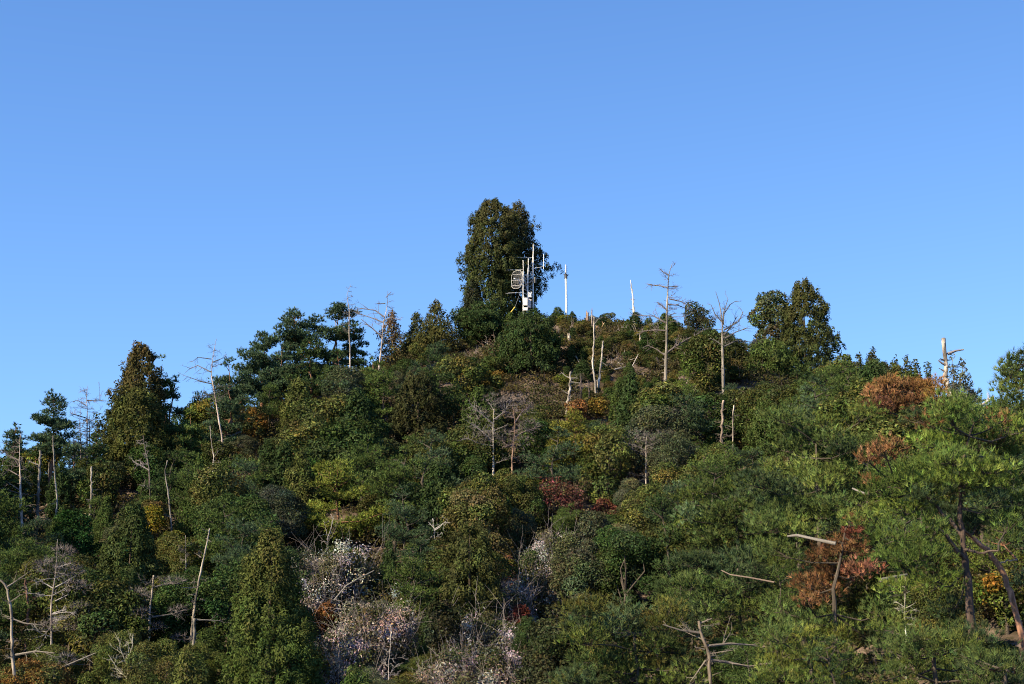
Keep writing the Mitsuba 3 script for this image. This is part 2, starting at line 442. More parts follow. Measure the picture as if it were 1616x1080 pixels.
for q in range(7):
    za, zb = 432 + q * 6.0, 436 + q * 6.0
    rod(st, 'lattice_bar', [(825.8, za, -0.9), (832.6, zb, -0.5)], 0.022, STEEL, sides=5)
    rod(st, 'lattice_bar', [(832.6, zb, -0.5), (841.2, za, 0.0)], 0.022, STEEL, sides=5)
m = Mesh()
m.tube([at(844, 447, D0), at(844.5, 438, D0)], 0.16, (0.05, 0.05, 0.055), 8)
part(st, 'relay_unit', m.ply('white_paint', 30), 'small dark unit on the main pole')
cabinet(st, 825, 471.5, 832.2, 482, -1.1, 0.4, (0.86, 0.85, 0.84))
cabinet(st, 834, 462, 838.6, 469.5, -0.45, 0.3, (0.86, 0.85, 0.84))
cabinet(st, 832.6, 473.5, 838.2, 486, -0.7, 0.45, (0.50, 0.45, 0.46), 'greyish equipment box below the white ones')
cabinet(st, 826, 486.5, 832.5, 490.5, -1.2, 0.5, (0.86, 0.85, 0.84))
# the grid dish: a paraboloid of rods, its back to the poles, looking left and a little to the camera
ax = unit(np.array([-0.62, -0.78, 0.05]))
e1 = unit(np.cross(ax, [0, 0, 1.0]))
e2 = np.cross(e1, ax)
dc, dr_ = at(819, 442.5, D0 - 1.3), 1.12
dishp = lambda u, v: dc + (e1 * u * 0.78 + e2 * v) * dr_ + ax * 0.36 * (u * u + v * v)  # noqa: E731
t = np.linspace(0, 2 * np.pi, 33)
part(st, 'dish_rim', Mesh().tube([dishp(math.copysign(abs(math.cos(q)) ** 0.8, math.cos(q)), math.copysign(abs(math.sin(q)) ** 0.8, math.sin(q))) for q in t], 0.026, (0.5, 0.5, 0.5), 6).ply('white_paint', True))
for grid in range(13):
    s = -0.93 + grid * 0.155
    c = (1 - abs(s) ** 3.3) ** 0.3
    part(st, 'dish_rod', Mesh().tube([dishp(s, q) for q in np.linspace(-c, c, 7)], 0.014, (0.34, 0.34, 0.36), 4).ply('white_paint', True))
for s in (-0.6, 0, 0.6):
    c = math.sqrt(1 - s * s)
    part(st, 'dish_rib', Mesh().tube([dishp(q, s) for q in np.linspace(-c, c, 9)], 0.022, (0.62, 0.62, 0.64), 4).ply('white_paint', True))
part(st, 'dish_feed', Mesh().tube([dishp(0, 0), dishp(0, 0) + ax * 0.75], 0.03, WHITE, 6).tube([dishp(0, 0) + ax * 0.7, dishp(0, 0) + ax * 0.9], 0.07, WHITE, 8).ply('white_paint', 30))
part(st, 'dish_bracket', Mesh().tube([dishp(0, 0), at(825.8, 442, D0 - 0.9)], 0.05, STEEL, 6).ply('steel', True))
FEATURED.append((g0[0], g0[1], 1.5))

yg = thing('guy_guard', 'yellow tube guard slanting on a guy wire left of the antenna mast', 'guy wire guard')
p0 = on_ground(801, 163.5)
part(yg, 'tube', Mesh().tube([at(801.5, 499.5, 163.5), at(812.5, 485.0, 163.9)], 0.07, (0.60, 0.45, 0.08), 8).ply('white_paint', True))
part(yg, 'wire', Mesh().tube([at(801.5, 499.5, 163.5) * [1, 1, 0] + [-0.5, 0, p0[2]], at(801.5, 499.5, 163.5), at(812.5, 485.0, 163.9), at(841, 408, 166)], 0.012, STEEL, 4).ply('steel'))
keep(798, 480, 816, 500, 163)
keep(822, 380, 862, 491, 164)

w1 = thing('radio_pole', 'tall straight white pole with dark fitting near its top, right of the antenna mast', 'pole')
b = on_ground(893.7, 167)
part(w1, 'pole', Mesh().tube([[b[0], b[1], b[2] - 0.3], at(893.7, 480, 167), at(893, 436, 167)], [0.16, 0.145, 0.13], (0.66, 0.72, 0.72), 10).ply('white_paint', True))
part(w1, 'upper_pole', Mesh().tube([at(893, 436, 167), at(892.8, 418, 167)], [0.10, 0.075], (0.62, 0.62, 0.64), 8).ply('white_paint', True))
m = Mesh()
for q in range(3):
    an = q * 2.1 + 0.3
    dv = np.array([math.cos(an), math.sin(an), 0])
    m.tube([at(893, 437 - q, 167), at(893, 437 - q, 167) + dv * 0.34 + [0, 0, 0.28]], [0.07, 0.05], (0.05, 0.05, 0.055), 6)
m.tube([at(893, 440, 167), at(893, 433, 167)], 0.19, (0.06, 0.06, 0.065), 10)
part(w1, 'fitting', m.ply('white_paint', 30), 'dark clamp with short arms')
m = Mesh()
for q in range(4):
    z = at(893, 420 + q * 3.2, 167)
    m.tube([z - [0.2, 0, 0], z + [0.2, 0.1, 0]], 0.02, (0.6, 0.6, 0.62), 4)
part(w1, 'antenna_element', m.ply('white_paint', True))
keep(886, 415, 900, 502, 165)

# ------------------------------------------------------------------ dead trees, snags and logs, each read off the photograph


def dead_tree(label, trunk, r0, r1, limbs=(), h=3.0, d=None, col=PALE, limbcol=None, extra=0, exlen=1.6, top=0.3, twigs=1, seed=0, name='dead_tree', cat='dead tree', guard=True, group=None, fuzz=None, lr=0.03, wide=None):
    """trunk: pixels from its visible foot to its tip; limbs: pixels from the trunk outward."""
    rng = np.random.default_rng(1000 + seed)
    r0, r1, lr = r0 * 0.66, r1 * 0.66, lr * 0.9
    if d is None:
        d = foot_for(trunk[0][0], trunk[0][1], h)[1]
    t = thing(name, label, cat, group)
    p = np.array([at(x, y, d) for x, y in trunk])
    n_in = len(p)
    g = float(ground(p[0][0], p[0][1]))
    if p[0][2] > g - 0.2:
        p = np.vstack([[p[0][0] - 0.5 * (p[1][0] - p[0][0]) * 0.3, p[0][1], g - 0.4], p])
    s = np.concatenate([[0], np.cumsum(np.linalg.norm(np.diff(p, axis=0), axis=1))])
    u = np.linspace(0, s[-1], 22)
    q = np.column_stack([np.interp(u, s, p[:, k]) for k in range(3)])
    f = u / s[-1]
    for k in range(2):
        q[:, k] += (np.sin(f * rng.uniform(3, 7) + rng.uniform(0, 6)) * 0.010 + np.sin(f * rng.uniform(9, 15) + rng.uniform(0, 6)) * 0.004) * s[-1] * f + rng.normal(0, r1 * 0.35, 22)
    rad_ = np.interp(f, [0, 1], [r0, r1]) * rng.uniform(0.88, 1.14, 22)
    m = Mesh().tube(q, rad_, col, 8, rng, 0.30)
    m.c[0] = m.c[0] * np.repeat(np.exp(gaussian_filter(rng.normal(0, 0.7, 22), 0.8)), 8)[:, None] * np.array([1.0, 0.97, 0.93])
    for k in range(int(5 + 2.0 * s[-1])):                                       # knots and broken stubs
        w = rng.integers(4, 21)
        an = rng.uniform(0, 2 * np.pi)
        dv = np.array([math.cos(an), math.sin(an), rng.uniform(-0.1, 0.5)])
        m.tube([q[w], q[w] + dv * rng.uniform(1.6, 5.0) * rad_[w]], [rad_[w] * 0.38, rad_[w] * 0.16], np.array(col) * rng.uniform(0.5, 1.0), 4)
    part(t, 'trunk', m.ply('bark', True))
    lc = np.array(limbcol if limbcol is not None else np.array(col) * 0.75)
    for lp in limbs:
        away = rng.uniform(-0.45, 0.45)
        pp, base = [], at(*lp[0], d)
        for x, y in lp:
            w = at(x, y, d)
            pp.append(at(x, y, d + away * np.linalg.norm(w - base)))
        pp = np.array(pp)
        ln = np.linalg.norm(pp[-1] - pp[0])
        m = Mesh()
        rr = lr + 0.016 * ln
        m.tube(pp, np.linspace(rr, rr * 0.4, len(pp)), lc, 5, rng)
        for _ in range(int(twigs * (2 + 2.2 * ln))):
            v = rng.uniform(0.2, 1)
            kk = min(int(v * (len(pp) - 1)), len(pp) - 2)
            f = v * (len(pp) - 1) - kk
            o = pp[kk] * (1 - f) + pp[kk + 1] * f
            dv = unit(pp[kk + 1] - pp[kk]) + rng.normal(0, 0.7, 3) + [0, 0, 0.1]
            shoot(m, rng, o, dv, rng.uniform(0.18, 0.42) * min(ln, 3.0), max(rr * 0.35, 0.013), lc, 1, 0.3, 3)
        part(t, 'branch', m.ply('bark'))
    lo = g + (q[-1][2] - g) * top
    for k in range(int(extra * 1.5)):
        z = lo + (q[-1][2] - lo) * rng.uniform(0, 0.97)
        o = np.array([np.interp(z, q[:, 2], q[:, 0]), np.interp(z, q[:, 2], q[:, 1]), z]) if np.all(np.diff(q[:, 2]) > 0) else q[rng.integers(len(q) // 2, len(q))]
        an = rng.uniform(0, 2 * np.pi)
        m = Mesh()
        ln = exlen * rng.uniform(0.5, 1.1) * (1.15 - 0.75 * (z - lo) / (q[-1][2] - lo + 0.01))
        shoot(m, rng, o, [math.cos(an), math.sin(an), rng.normal(0.12, 0.2)], ln, lr * 0.55 + 0.008 * ln, lc, 2 if twigs >= 1 else 1, 0.28, 3 + int(2 * twigs))
        part(t, 'branch', m.ply('bark'))
    for (fx, fy, frx, fry) in (fuzz or ()):
        c = at(fx, fy, d + rng.normal(0, 0.4))
        n = int(10 + 0.34 * frx * fry)
        rx, rz = frx * d / F, fry * d / F
        o = sphere_dirs(rng, n, 0.2) * rng.uniform(0.2, 1, (n, 1)) ** 0.4
        m = Mesh().needles(c + o * [rx, rx, rz], unit(o + [0, 0, 0.35]), rng, 4, 0.3, 0.022, tint(rng, TWIG, n, 0.3, 0.04), 0.6)
        for _ in range(8):
            m.tube([c - [0, 0, rz * 0.6], c + sphere_dirs(rng, 1)[0] * [rx, rx, rz] * 0.8], [0.02, 0.008], np.array(TWIG) * 0.8, 3, rng)
        part(t, 'twigs', {**m.ply('bark')})
    if wide:
        keep(*wide, d - 0.5)
    if guard:
        xs, ys = [x for x, _ in trunk], [y for _, y in trunk]
        keep(min(xs) - 4, min(ys), max(xs) + 4, max(ys) - 3, d - 0.5)
    FEATURED.append((p[0][0], p[0][1], 0.8))
    return t, d


S = 0
for lab, trunk, r0, r1, limbs, kw in [
    ('tall white dead tree with horizontal branches on the skyline right of the white poles', [(1049.7, 579), (1051.8, 524), (1054.7, 472), (1056, 433), (1062, 417)], 0.30, 0.04,
     [[(1054.7, 454), (1040, 451), (1022, 449)], [(1055, 453), (1071, 452)], [(1056, 472), (1074, 476), (1087, 482)], [(1055, 481), (1069, 482), (1086, 488)], [(1051, 510), (1032, 499), (1004, 498)],
      [(1052, 522), (1032, 521), (1006, 524)], [(1049.5, 561), (1037, 552), (1022, 545)], [(1052, 557), (1066, 547), (1082, 537), (1103, 526)], [(1054, 492), (1045, 483), (1037, 477)], [(1054, 498), (1069, 494)],
      [(1057, 436), (1047, 430), (1041, 424)]], dict(extra=12, exlen=1.7, top=0.55, lr=0.045, twigs=1.5, limbcol=(0.15, 0.125, 0.12))),
    ('grey dead tree with upswept fan of bare branches left of the leafy right ridge trees', [(1141.5, 606), (1141.5, 537), (1141.5, 513), (1136, 485), (1128.5, 461)], 0.30, 0.03,
     [[(1141.5, 513), (1142, 493), (1149, 472)], [(1143, 521), (1165, 508), (1173, 492)], [(1144, 534), (1162, 524), (1179, 518)], [(1139, 508), (1128, 495), (1122, 481)], [(1143, 547), (1162, 538), (1186, 540)],
      [(1140, 545), (1128, 537), (1120, 534)], [(1141, 498), (1152, 481), (1160, 476)], [(1143, 529), (1156, 512), (1163, 500)]], dict(extra=6, exlen=2.0, top=0.55, limbcol=GREY, lr=0.04)),
    ('thin grey dead tree with feathery twigs on the skyline right of the flat-topped pine', [(552, 577), (552, 518), (553, 492), (548, 466), (556, 449)], 0.17, 0.02,
     [[(553, 500), (540, 491)], [(553, 503), (566, 496)], [(548, 482), (561, 481)], [(550, 510), (538, 514)], [(549, 470), (557, 468)]], dict(extra=10, exlen=1.3, top=0.5, col=(0.36, 0.32, 0.30), limbcol=GREY)),
    ('slender dead trunk close left of the feathery dead tree on the left skyline', [(531, 572), (530, 518), (529, 486)], 0.13, 0.02, [], dict(extra=7, exlen=1.2, top=0.5, col=(0.34, 0.27, 0.24), limbcol=GREY)),
    ('dark dead tree with long arching branches reaching left, beside a withered brown skyline tree', [(597.5, 588), (602, 539), (605, 505), (609, 487), (610, 459)], 0.2, 0.025,
     [[(602, 531), (587, 518), (570, 504)], [(605, 509), (587, 502), (566, 495)], [(607, 501), (592, 490), (562, 486)], [(608, 479), (591, 480)], [(605, 507), (618, 501), (632, 506)], [(609, 470), (617, 461)]],
     dict(extra=5, exlen=1.6, top=0.55, col=(0.22, 0.19, 0.18), limbcol=(0.17, 0.15, 0.15), lr=0.04)),
    ('dead tree with long crooked branches against the sky right of the big left cypress', [(351, 690), (341, 634), (332.6, 593), (335, 564), (340, 535)], 0.17, 0.025,
     [[(335, 606), (320, 603), (294, 594)], [(334, 567), (312, 564), (305, 570)], [(336, 572), (359, 562)], [(334, 588), (312, 577), (298, 583)], [(340, 634), (320, 618)], [(338, 622), (305, 627)], [(334, 580), (350, 574)]],
     dict(extra=16, exlen=1.7, top=0.45, col=(0.25, 0.21, 0.20), limbcol=GREY)),
    ('short dead stem below the crooked dead tree on the left slope', [(336.5, 720), (333, 695), (330, 672)], 0.09, 0.03, [], dict(extra=3, exlen=0.8, col=(0.36, 0.33, 0.31))),
    ('twiggy reddish-white dead tree left of the big left cypress, tallest of the bare cluster', [(138, 722), (136.5, 650), (135, 629), (138, 609)], 0.17, 0.02,
     [[(137, 632), (158, 632), (156, 603)], [(136, 640), (122, 632), (114, 634)], [(136, 660), (120, 655), (111, 652)], [(137, 668), (152, 660)]], dict(extra=26, exlen=1.9, top=0.3, col=(0.28, 0.23, 0.215), limbcol=(0.16, 0.13, 0.13), twigs=1.3)),
    ('bare white stem at the right of the twiggy cluster beside the big left cypress', [(142, 720), (142, 680), (143, 655)], 0.13, 0.03, [], dict(extra=14, exlen=1.4, top=0.35, limbcol=GREY)),
    ('bare grey stem at the left of the twiggy cluster beside the big left cypress', [(128, 722), (127, 670), (127, 645)], 0.11, 0.02, [], dict(extra=15, exlen=1.4, top=0.3, col=(0.26, 0.22, 0.21), limbcol=GREY)),
    ('tall pale dead tree with tangled bare branches near the left edge', [(35, 822), (32.5, 754), (30, 723), (31, 684)], 0.24, 0.03,
     [[(30, 727), (16, 720), (0, 710)], [(32, 752), (14, 742), (-2, 757)], [(33, 775), (15, 763), (2, 772)], [(31, 737), (22, 724), (14, 722)], [(34, 780), (22, 790), (10, 806)]], dict(extra=12, exlen=1.9, top=0.3, col=(0.21, 0.18, 0.165), limbcol=(0.14, 0.12, 0.115), twigs=1.3, h=2.2)),
    ('thick broken white snag with stub branch, right of the tangled dead tree at left', [(59, 808), (61, 749), (63, 711)], 0.21, 0.15, [[(61, 734), (53, 731), (45, 728)]], dict(h=2.2, lr=0.05)),
    ('thin pale snag leaning slightly, below the round pine at far left', [(90, 790), (87, 741), (83, 688)], 0.13, 0.07, [], dict(extra=1, exlen=0.6)),
    ('short grey snag below the round pine at far left, behind the thin leaning one', [(78, 725), (74, 688)], 0.11, 0.07, [], dict()),
    ('pale broken trunk low at the left foot of the big left cypress', [(144, 782), (143, 736)], 0.17, 0.1, [], dict(extra=2, exlen=0.7)),
    ('curved thin white snag on the left slope above a yellow-green shrub', [(271.6, 838), (266, 775), (259.5, 745), (264, 727)], 0.13, 0.05, [[(270, 817), (258, 812)]], dict(extra=1, exlen=0.6, h=2.2)),
    ('dark dead tree with a white stub branch in front of the big left cypress', [(236, 782), (235, 740), (228, 688)], 0.15, 0.03, [[(235, 742), (222, 735), (209, 727)]], dict(extra=7, exlen=1.4, top=0.4, col=(0.12, 0.10, 0.10), limbcol=(0.24, 0.21, 0.21))),
    ('white forked dead tree in the bottom left corner', [(24.7, 1084), (21, 1021), (15.6, 956), (10.4, 927), (-3, 914)], 0.18, 0.07,
     [[(11, 927), (23, 919), (49, 901)], [(15.6, 951), (34, 938)], [(24, 1034), (57, 1028), (86, 1031)], [(19, 977), (39, 984), (68, 987)]], dict(extra=3, exlen=1.2, col=(0.215, 0.19, 0.168), h=2.0)),
    ('dead pine with hazy grey twigs near the lower left corner', [(82, 1010), (83, 956), (87, 914), (91, 851)], 0.16, 0.03,
     [[(88, 927), (101, 920), (114, 912)], [(87, 949), (109, 938)], [(89, 896), (109, 890)], [(86, 930), (66, 918)], [(84, 968), (104, 962)]],
     dict(extra=9, exlen=1.7, top=0.3, col=(0.24, 0.215, 0.20), limbcol=(0.27, 0.25, 0.25), twigs=1.5, fuzz=[(72, 895, 20, 12), (108, 900, 22, 13), (122, 925, 20, 9), (100, 872, 18, 10), (128, 958, 16, 6), (78, 990, 14, 8), (118, 990, 20, 7)])),
    ('pale broken stem with side branch at the bottom edge below the hazy grey dead pine', [(87, 1084), (87, 1050)], 0.13, 0.07, [[(88, 1060), (94, 1056)], [(88, 1058), (125, 1042), (151, 1031)], [(86, 1056), (72, 1050)]], dict(h=1.5, fuzz=[(104, 1042, 14, 8)])),
    ('grey dead pine with flat twig tiers at lower left, beside the leaning snag', [(235, 996), (239, 956), (244, 908)], 0.15, 0.05,
     [[(244, 927), (260, 922), (288, 921)], [(240, 974), (268, 970), (286, 966)], [(241, 945), (226, 938), (212, 940)]], dict(extra=5, exlen=1.4, top=0.4, col=(0.36, 0.32, 0.29), limbcol=GREY, twigs=1.5,
     fuzz=[(224, 968, 16, 7), (272, 917, 20, 6), (243, 990, 16, 5), (218, 935, 16, 6), (280, 963, 14, 5)])),
    ('long leaning pale snag with short side branches on the lower left slope', [(303, 984), (312, 925), (317, 886), (329, 834)], 0.17, 0.05,
     [[(313, 927), (300, 928), (286, 927)], [(315, 946), (343, 950), (373, 957)], [(311, 940), (295, 938)], [(318, 880), (309, 874)], [(325, 850), (334, 856)]], dict(extra=4, exlen=0.9, top=0.4, col=(0.20, 0.178, 0.156), fuzz=[(300, 963, 18, 5), (290, 1007, 22, 5)])),
    ('short pale stump-like snag below the leaning snag at lower left', [(305, 1010), (308, 976)], 0.14, 0.11, [[(307, 978), (330, 979), (349, 980)]], dict()),
    ('thin grey dead stem above the flat-tiered dead pine at lower left', [(294, 890), (294, 845)], 0.08, 0.02, [[(294, 862), (307, 856)], [(294, 870), (282, 864)]], dict(extra=6, exlen=1.0, col=(0.28, 0.26, 0.26), limbcol=GREY)),
    ('broken white snag in the brown clearing below the summit, lowest of the pale trunks', [(895, 646), (899, 607), (901.5, 587)], 0.22, 0.14, [[(900, 597), (893, 594), (886, 588)], [(900, 597), (912, 597)], [(900, 603), (915, 604)], [(897, 622), (888, 617)]], dict(h=1.2, col=(0.27, 0.25, 0.235), lr=0.05)),
    ('leaning white trunk in the clearing below the summit, right of the crooked one', [(944.5, 610), (949, 572), (951, 538)], 0.22, 0.11, [[(950, 572), (959, 578)]], dict(h=1.2, col=(0.27, 0.25, 0.235))),
    ('crooked slim white trunk rising from the clearing to the skyline', [(940, 614), (936, 575), (938, 539), (937.5, 500)], 0.16, 0.09, [[(938, 512), (944, 504), (950, 501)], [(938, 504), (933, 495)]], dict(h=1.2, col=(0.27, 0.25, 0.235))),
    ('dark charred-looking stem beside the lowest white snag in the clearing', [(918, 640), (915.5, 590)], 0.14, 0.09, [], dict(col=(0.06, 0.05, 0.05), h=0.8, extra=2, exlen=0.8)),
    ('second dark stem in the clearing, right of the charred-looking one', [(930, 640), (929, 600)], 0.12, 0.08, [], dict(col=(0.06, 0.05, 0.05), h=0.8, extra=2, exlen=0.8)),
    ('white pointed snag with dark collar on the skyline, left of the tall dead tree', [(1001, 513), (998, 466), (996, 442)], 0.28, 0.06, [[(998, 474), (995, 470)], [(998.5, 476), (1001.5, 472)]], dict(col=(0.45, 0.43, 0.40), h=0.6)),
    ('grey dead pine with fan of white branches in the middle of the slope', [(778, 738), (779, 670), (782, 645)], 0.18, 0.04,
     [[(779, 670), (764, 657), (744, 640)], [(778, 696), (759, 680), (742, 668)], [(778, 704), (755, 700), (738, 692)], [(780, 662), (796, 650), (806, 632)], [(780, 680), (797, 672)], [(781, 650), (772, 636)]],
     dict(extra=8, exlen=2.0, top=0.4, col=(0.28, 0.255, 0.23), limbcol=(0.20, 0.18, 0.175), twigs=1.8, fuzz=[(756, 655, 18, 10), (795, 640, 20, 12), (765, 690, 22, 9), (795, 690, 18, 10), (780, 630, 18, 8)])),
    ('mauve-brown dead pine close right of the white-branched dead pine', [(808.6, 736), (813, 667), (807, 640)], 0.15, 0.03,
     [[(812, 668), (822, 652), (834, 643)], [(811, 690), (830, 680), (846, 676)], [(811, 700), (796, 706)]], dict(extra=7, exlen=1.8, top=0.4, col=(0.25, 0.17, 0.14), limbcol=(0.21, 0.16, 0.16), twigs=1.6,
     fuzz=[(828, 645, 18, 12), (832, 672, 20, 12), (822, 698, 20, 10), (812, 628, 20, 8)])),
    ('grey bare tree with hazy twigs right of the yellow-green tree in the middle slope', [(1019, 751), (1020, 720), (1022, 690)], 0.15, 0.04, [[(1020, 712), (1000, 702), (984, 700)], [(1020, 705), (1040, 697)]],
     dict(extra=7, exlen=1.6, top=0.4, col=(0.40, 0.35, 0.33), limbcol=GREY, twigs=1.5, fuzz=[(998, 690, 22, 10), (1032, 690, 24, 10), (1012, 710, 26, 8), (985, 706, 14, 7)])),
    ('pale trunk showing under pine boughs right of centre', [(1139, 692), (1139.4, 660), (1140, 632)], 0.18, 0.14, [[(1139, 672), (1152, 678)]], dict(extra=4, exlen=0.9, col=(0.20, 0.165, 0.145))),
    ('thinner pale trunk just right of the pale trunk under pine boughs', [(1157, 698), (1157.6, 640)], 0.10, 0.08, [[(1157, 676), (1146, 671)]], dict(extra=5, exlen=0.8, col=(0.17, 0.15, 0.135))),
    ('foreground dead pine with long horizontal bare limbs at the bottom, right of centre', [(1119, 1084), (1116.6, 1030), (1106, 1002), (1102, 980)], 0.17, 0.07,
     [[(1106, 999), (1075, 995), (1046, 986)], [(1112, 1020), (1152, 1016), (1197, 1019)], [(1116, 1041), (1150, 1046), (1180, 1052), (1219, 1048)], [(1112, 1025), (1098, 1022)], [(1104, 984), (1124, 976)], [(1114, 1042), (1092, 1073)]],
     dict(extra=5, exlen=1.3, top=0.5, col=(0.165, 0.138, 0.118), limbcol=(0.17, 0.145, 0.128), d=55.0, lr=0.026, wide=(1046, 978, 1215, 1056))),
    ('slim birch-white bare stem in front of the near pines at lower right', [(1430, 1060), (1432, 1008), (1429, 958), (1428, 911)], 0.065, 0.015, [[(1429, 960), (1411, 947)], [(1430, 960), (1444, 952)], [(1431, 985), (1445, 987)]], dict(extra=8, exlen=0.6, top=0.3, lr=0.012, col=(0.42, 0.40, 0.35), h=2.0)),
    ('weathered grey snag with one crooked arm on the right skyline', [(1498, 624), (1493, 598), (1494, 564), (1490, 534)], 0.40, 0.24, [[(1496, 559), (1508, 554), (1521, 552)], [(1492, 576), (1486, 573), (1481, 569)], [(1496, 612), (1506, 606)]], dict(h=1.0, col=(0.215, 0.195, 0.18), limbcol=(0.17, 0.15, 0.15), lr=0.13, twigs=0.2)),
    ('pale bare sapling with upright twigs near the bottom left', [(200, 1084), (201, 1050), (203, 1012)], 0.05, 0.015,
     [[(200, 1070), (187, 1058), (171, 1033)], [(200, 1060), (212, 1050), (240, 1040)], [(201, 1050), (190, 1025), (187, 1005)], [(201, 1045), (209, 1020), (210, 1000)]], dict(extra=8, exlen=1.4, top=0.2, col=(0.38, 0.36, 0.30), lr=0.012, h=2.0, twigs=1.3)),
    ('dark reddish trunk behind the white forked dead tree at lower left', [(43, 975), (43, 915)], 0.14, 0.1, [], dict(col=(0.16, 0.09, 0.07), extra=4, exlen=1.0)),
    ('bare grey sprig poking above the white-leaved shrub', [(517, 856), (514, 838), (511, 822)], 0.035, 0.012, [[(516, 852), (522, 836), (526, 818)]], dict(extra=5, exlen=0.9, top=0.3, col=(0.40, 0.37, 0.37), lr=0.012, h=3.0, twigs=0.8)),
    ('small grey twig fan between dark shrubs right of the bright layered pine', [(686, 846), (685, 834), (683, 818)], 0.05, 0.02, [[(685, 836), (700, 826), (714, 824)], [(685, 838), (694, 832), (706, 820)], [(685, 834), (676, 824)]], dict(extra=4, exlen=0.9, top=0.4, col=(0.42, 0.40, 0.40), lr=0.016)),
    ('thin grey whip of a stem among the silvery shrubs at the bottom', [(613, 1050), (616, 1020), (619, 985)], 0.04, 0.015, [], dict(extra=6, exlen=0.9, top=0.2, col=(0.38, 0.35, 0.36), lr=0.01, h=2.2)),
    ('reddish-brown bare stem under the pine boughs at far right of centre', [(1222, 772), (1207, 758), (1190, 750)], 0.07, 0.03, [[(1216, 766), (1205, 775)]], dict(extra=5, exlen=1.0, col=(0.24, 0.13, 0.11), h=2.0)),
    ('dark trunk left of the foreground dead pine at the bottom', [(1043, 1084), (1038, 1050), (1032, 1014)], 0.12, 0.07, [[(1035, 1030), (1020, 1018)]], dict(extra=3, exlen=0.8, col=(0.13, 0.10, 0.09), h=2.0)),
]:
    S += 1
    dead_tree(lab, trunk, r0, r1, limbs, seed=S, **kw)


def log(label, px, r, d=None, h=0.3, col=PALE, name='log', cat='log', prop=0):
    rng = np.random.default_rng(int(px[0][0] * 7))
    if d is None:
        d = foot_for(px[0][0], px[0][1], h)[1]
    t = thing(name, label, cat)
    p = np.array([at(x, y, d + 0.4 * k) for k, (x, y) in enumerate(px)])
    part(t, 'stem', Mesh().tube(p, np.linspace(r, r * 0.6, len(p)), col, 7, rng, 0.2).ply('bark', True))
    for k in range(0 if name == 'bare_branch' else 2):
        m = Mesh()
        shoot(m, rng, p[-1] * (0.35 + 0.3 * k) + p[0] * (0.65 - 0.3 * k), rng.normal(0, 1, 3) + [0, -0.3, 0.7], r * 5 + 0.2, r * 0.35, col, 1, 0.3, 2)
        part(t, 'stub', m.ply('bark'))
    keep(min(x for x, _ in px), min(y for _, y in px) - 2, max(x for x, _ in px), max(y for _, y in px) + 2, d - 0.4)


log('pale fallen log near the skyline left in the clearing', [(881, 522), (888, 527), (901, 529)], 0.12)
log('short whitish log left edge of the clearing, under the bent pale one', [(876, 535), (887, 537)], 0.15)
log('thin straight whitish log, lowest of three at the left edge of the clearing', [(881, 543), (893, 543)], 0.09)
log('brownish log lying across the clearing behind the white trunks', [(912, 540), (936, 541)], 0.16, col=(0.30, 0.23, 0.19))
log('tan splintered log just right of the crooked white trunk near the skyline', [(942, 516), (950, 527)], 0.2, col=(0.50, 0.34, 0.22))
log('dark fallen trunk slanting under the tall white dead tree', [(1036, 564), (1045, 583), (1054, 603)], 0.14, h=1.5, col=(0.07, 0.06, 0.055))
log('tangle-branched grey fallen stem in the right part of the clearing', [(970, 583), (985, 580), (998, 578), (1007, 560)], 0.08, h=1.2, col=(0.40, 0.36, 0.35))
log('pale stick leaning in the middle of the clearing', [(916, 577), (909, 562)], 0.06, h=0.8)
log('weathered pale log tilted on the right skyline near the edge pine', [(1543, 643), (1556, 636), (1568, 626)], 0.12, h=1.0, col=(0.46, 0.40, 0.36))
log('reddish-brown log at the foot of the leaning white trunk in the clearing', [(947, 598), (962, 596)], 0.14, h=0.4, col=(0.25, 0.14, 0.11))


def stump(label, x, y0, y1, w, col, h=None):
    rng = np.random.default_rng(int(x))
    d = foot_for(x, y0, 1.2)[1]
    t = thing('tree_stump', label, 'tree stump')
    p = on_ground(x, d)
    a, b = at(x, y1, d), at(x, y0, d)
    r = w / 2 * d / F
    m = Mesh().tube([[a[0], d, p[2] - 0.2], [a[0], d, p[2] + 0.2], a, b], [r * 1.35, r * 1.1, r, r * 0.9], col, 9, rng, 0.25)
    for q in range(4):
        an = rng.uniform(0, 6.28)
        m.tube([b + [0.6 * r * math.cos(an), 0.6 * r * math.sin(an), -0.1], b + [0.7 * r * math.cos(an), 0.7 * r * math.sin(an), rng.uniform(0.1, 0.35)]], [r * 0.3, 0.01], np.array(col) * 1.2, 4, rng)
    part(t, 'trunk', m.ply('bark', True))
    keep(x - w, y0, x + w, y1, d - 0.3)


stump('brown broken stump poking above the skyline in the clearing', 927, 494, 507, 5, (0.26, 0.18, 0.14))
stump('pale grey square-topped stump in the right part of the clearing', 1011, 530, 542, 6, (0.42, 0.36, 0.33))
stump('pale stump behind the bent log at the left of the clearing', 898, 530, 540, 5, (0.40, 0.33, 0.28))
stump('short thin stump right of the brown broken stump on the skyline', 934, 490, 500, 2, (0.24, 0.20, 0.19))

# ------------------------------------------------------------------ live trees of the photograph
C_ = {'dark olive': (0.056, 0.068, 0.024), 'olive': (0.082, 0.096, 0.032), 'deep green': (0.042, 0.070, 0.024), 'grey-green': (0.074, 0.086, 0.050), 'yellow-green': (0.118, 0.126, 0.030), 'bronze': (0.110, 0.096, 0.038),
      'dark green': (0.040, 0.064, 0.025), 'green': (0.062, 0.092, 0.029), 'bright green': (0.098, 0.132, 0.033), 'blue-green': (0.046, 0.073, 0.040), 'brown': (0.18, 0.085, 0.042)}


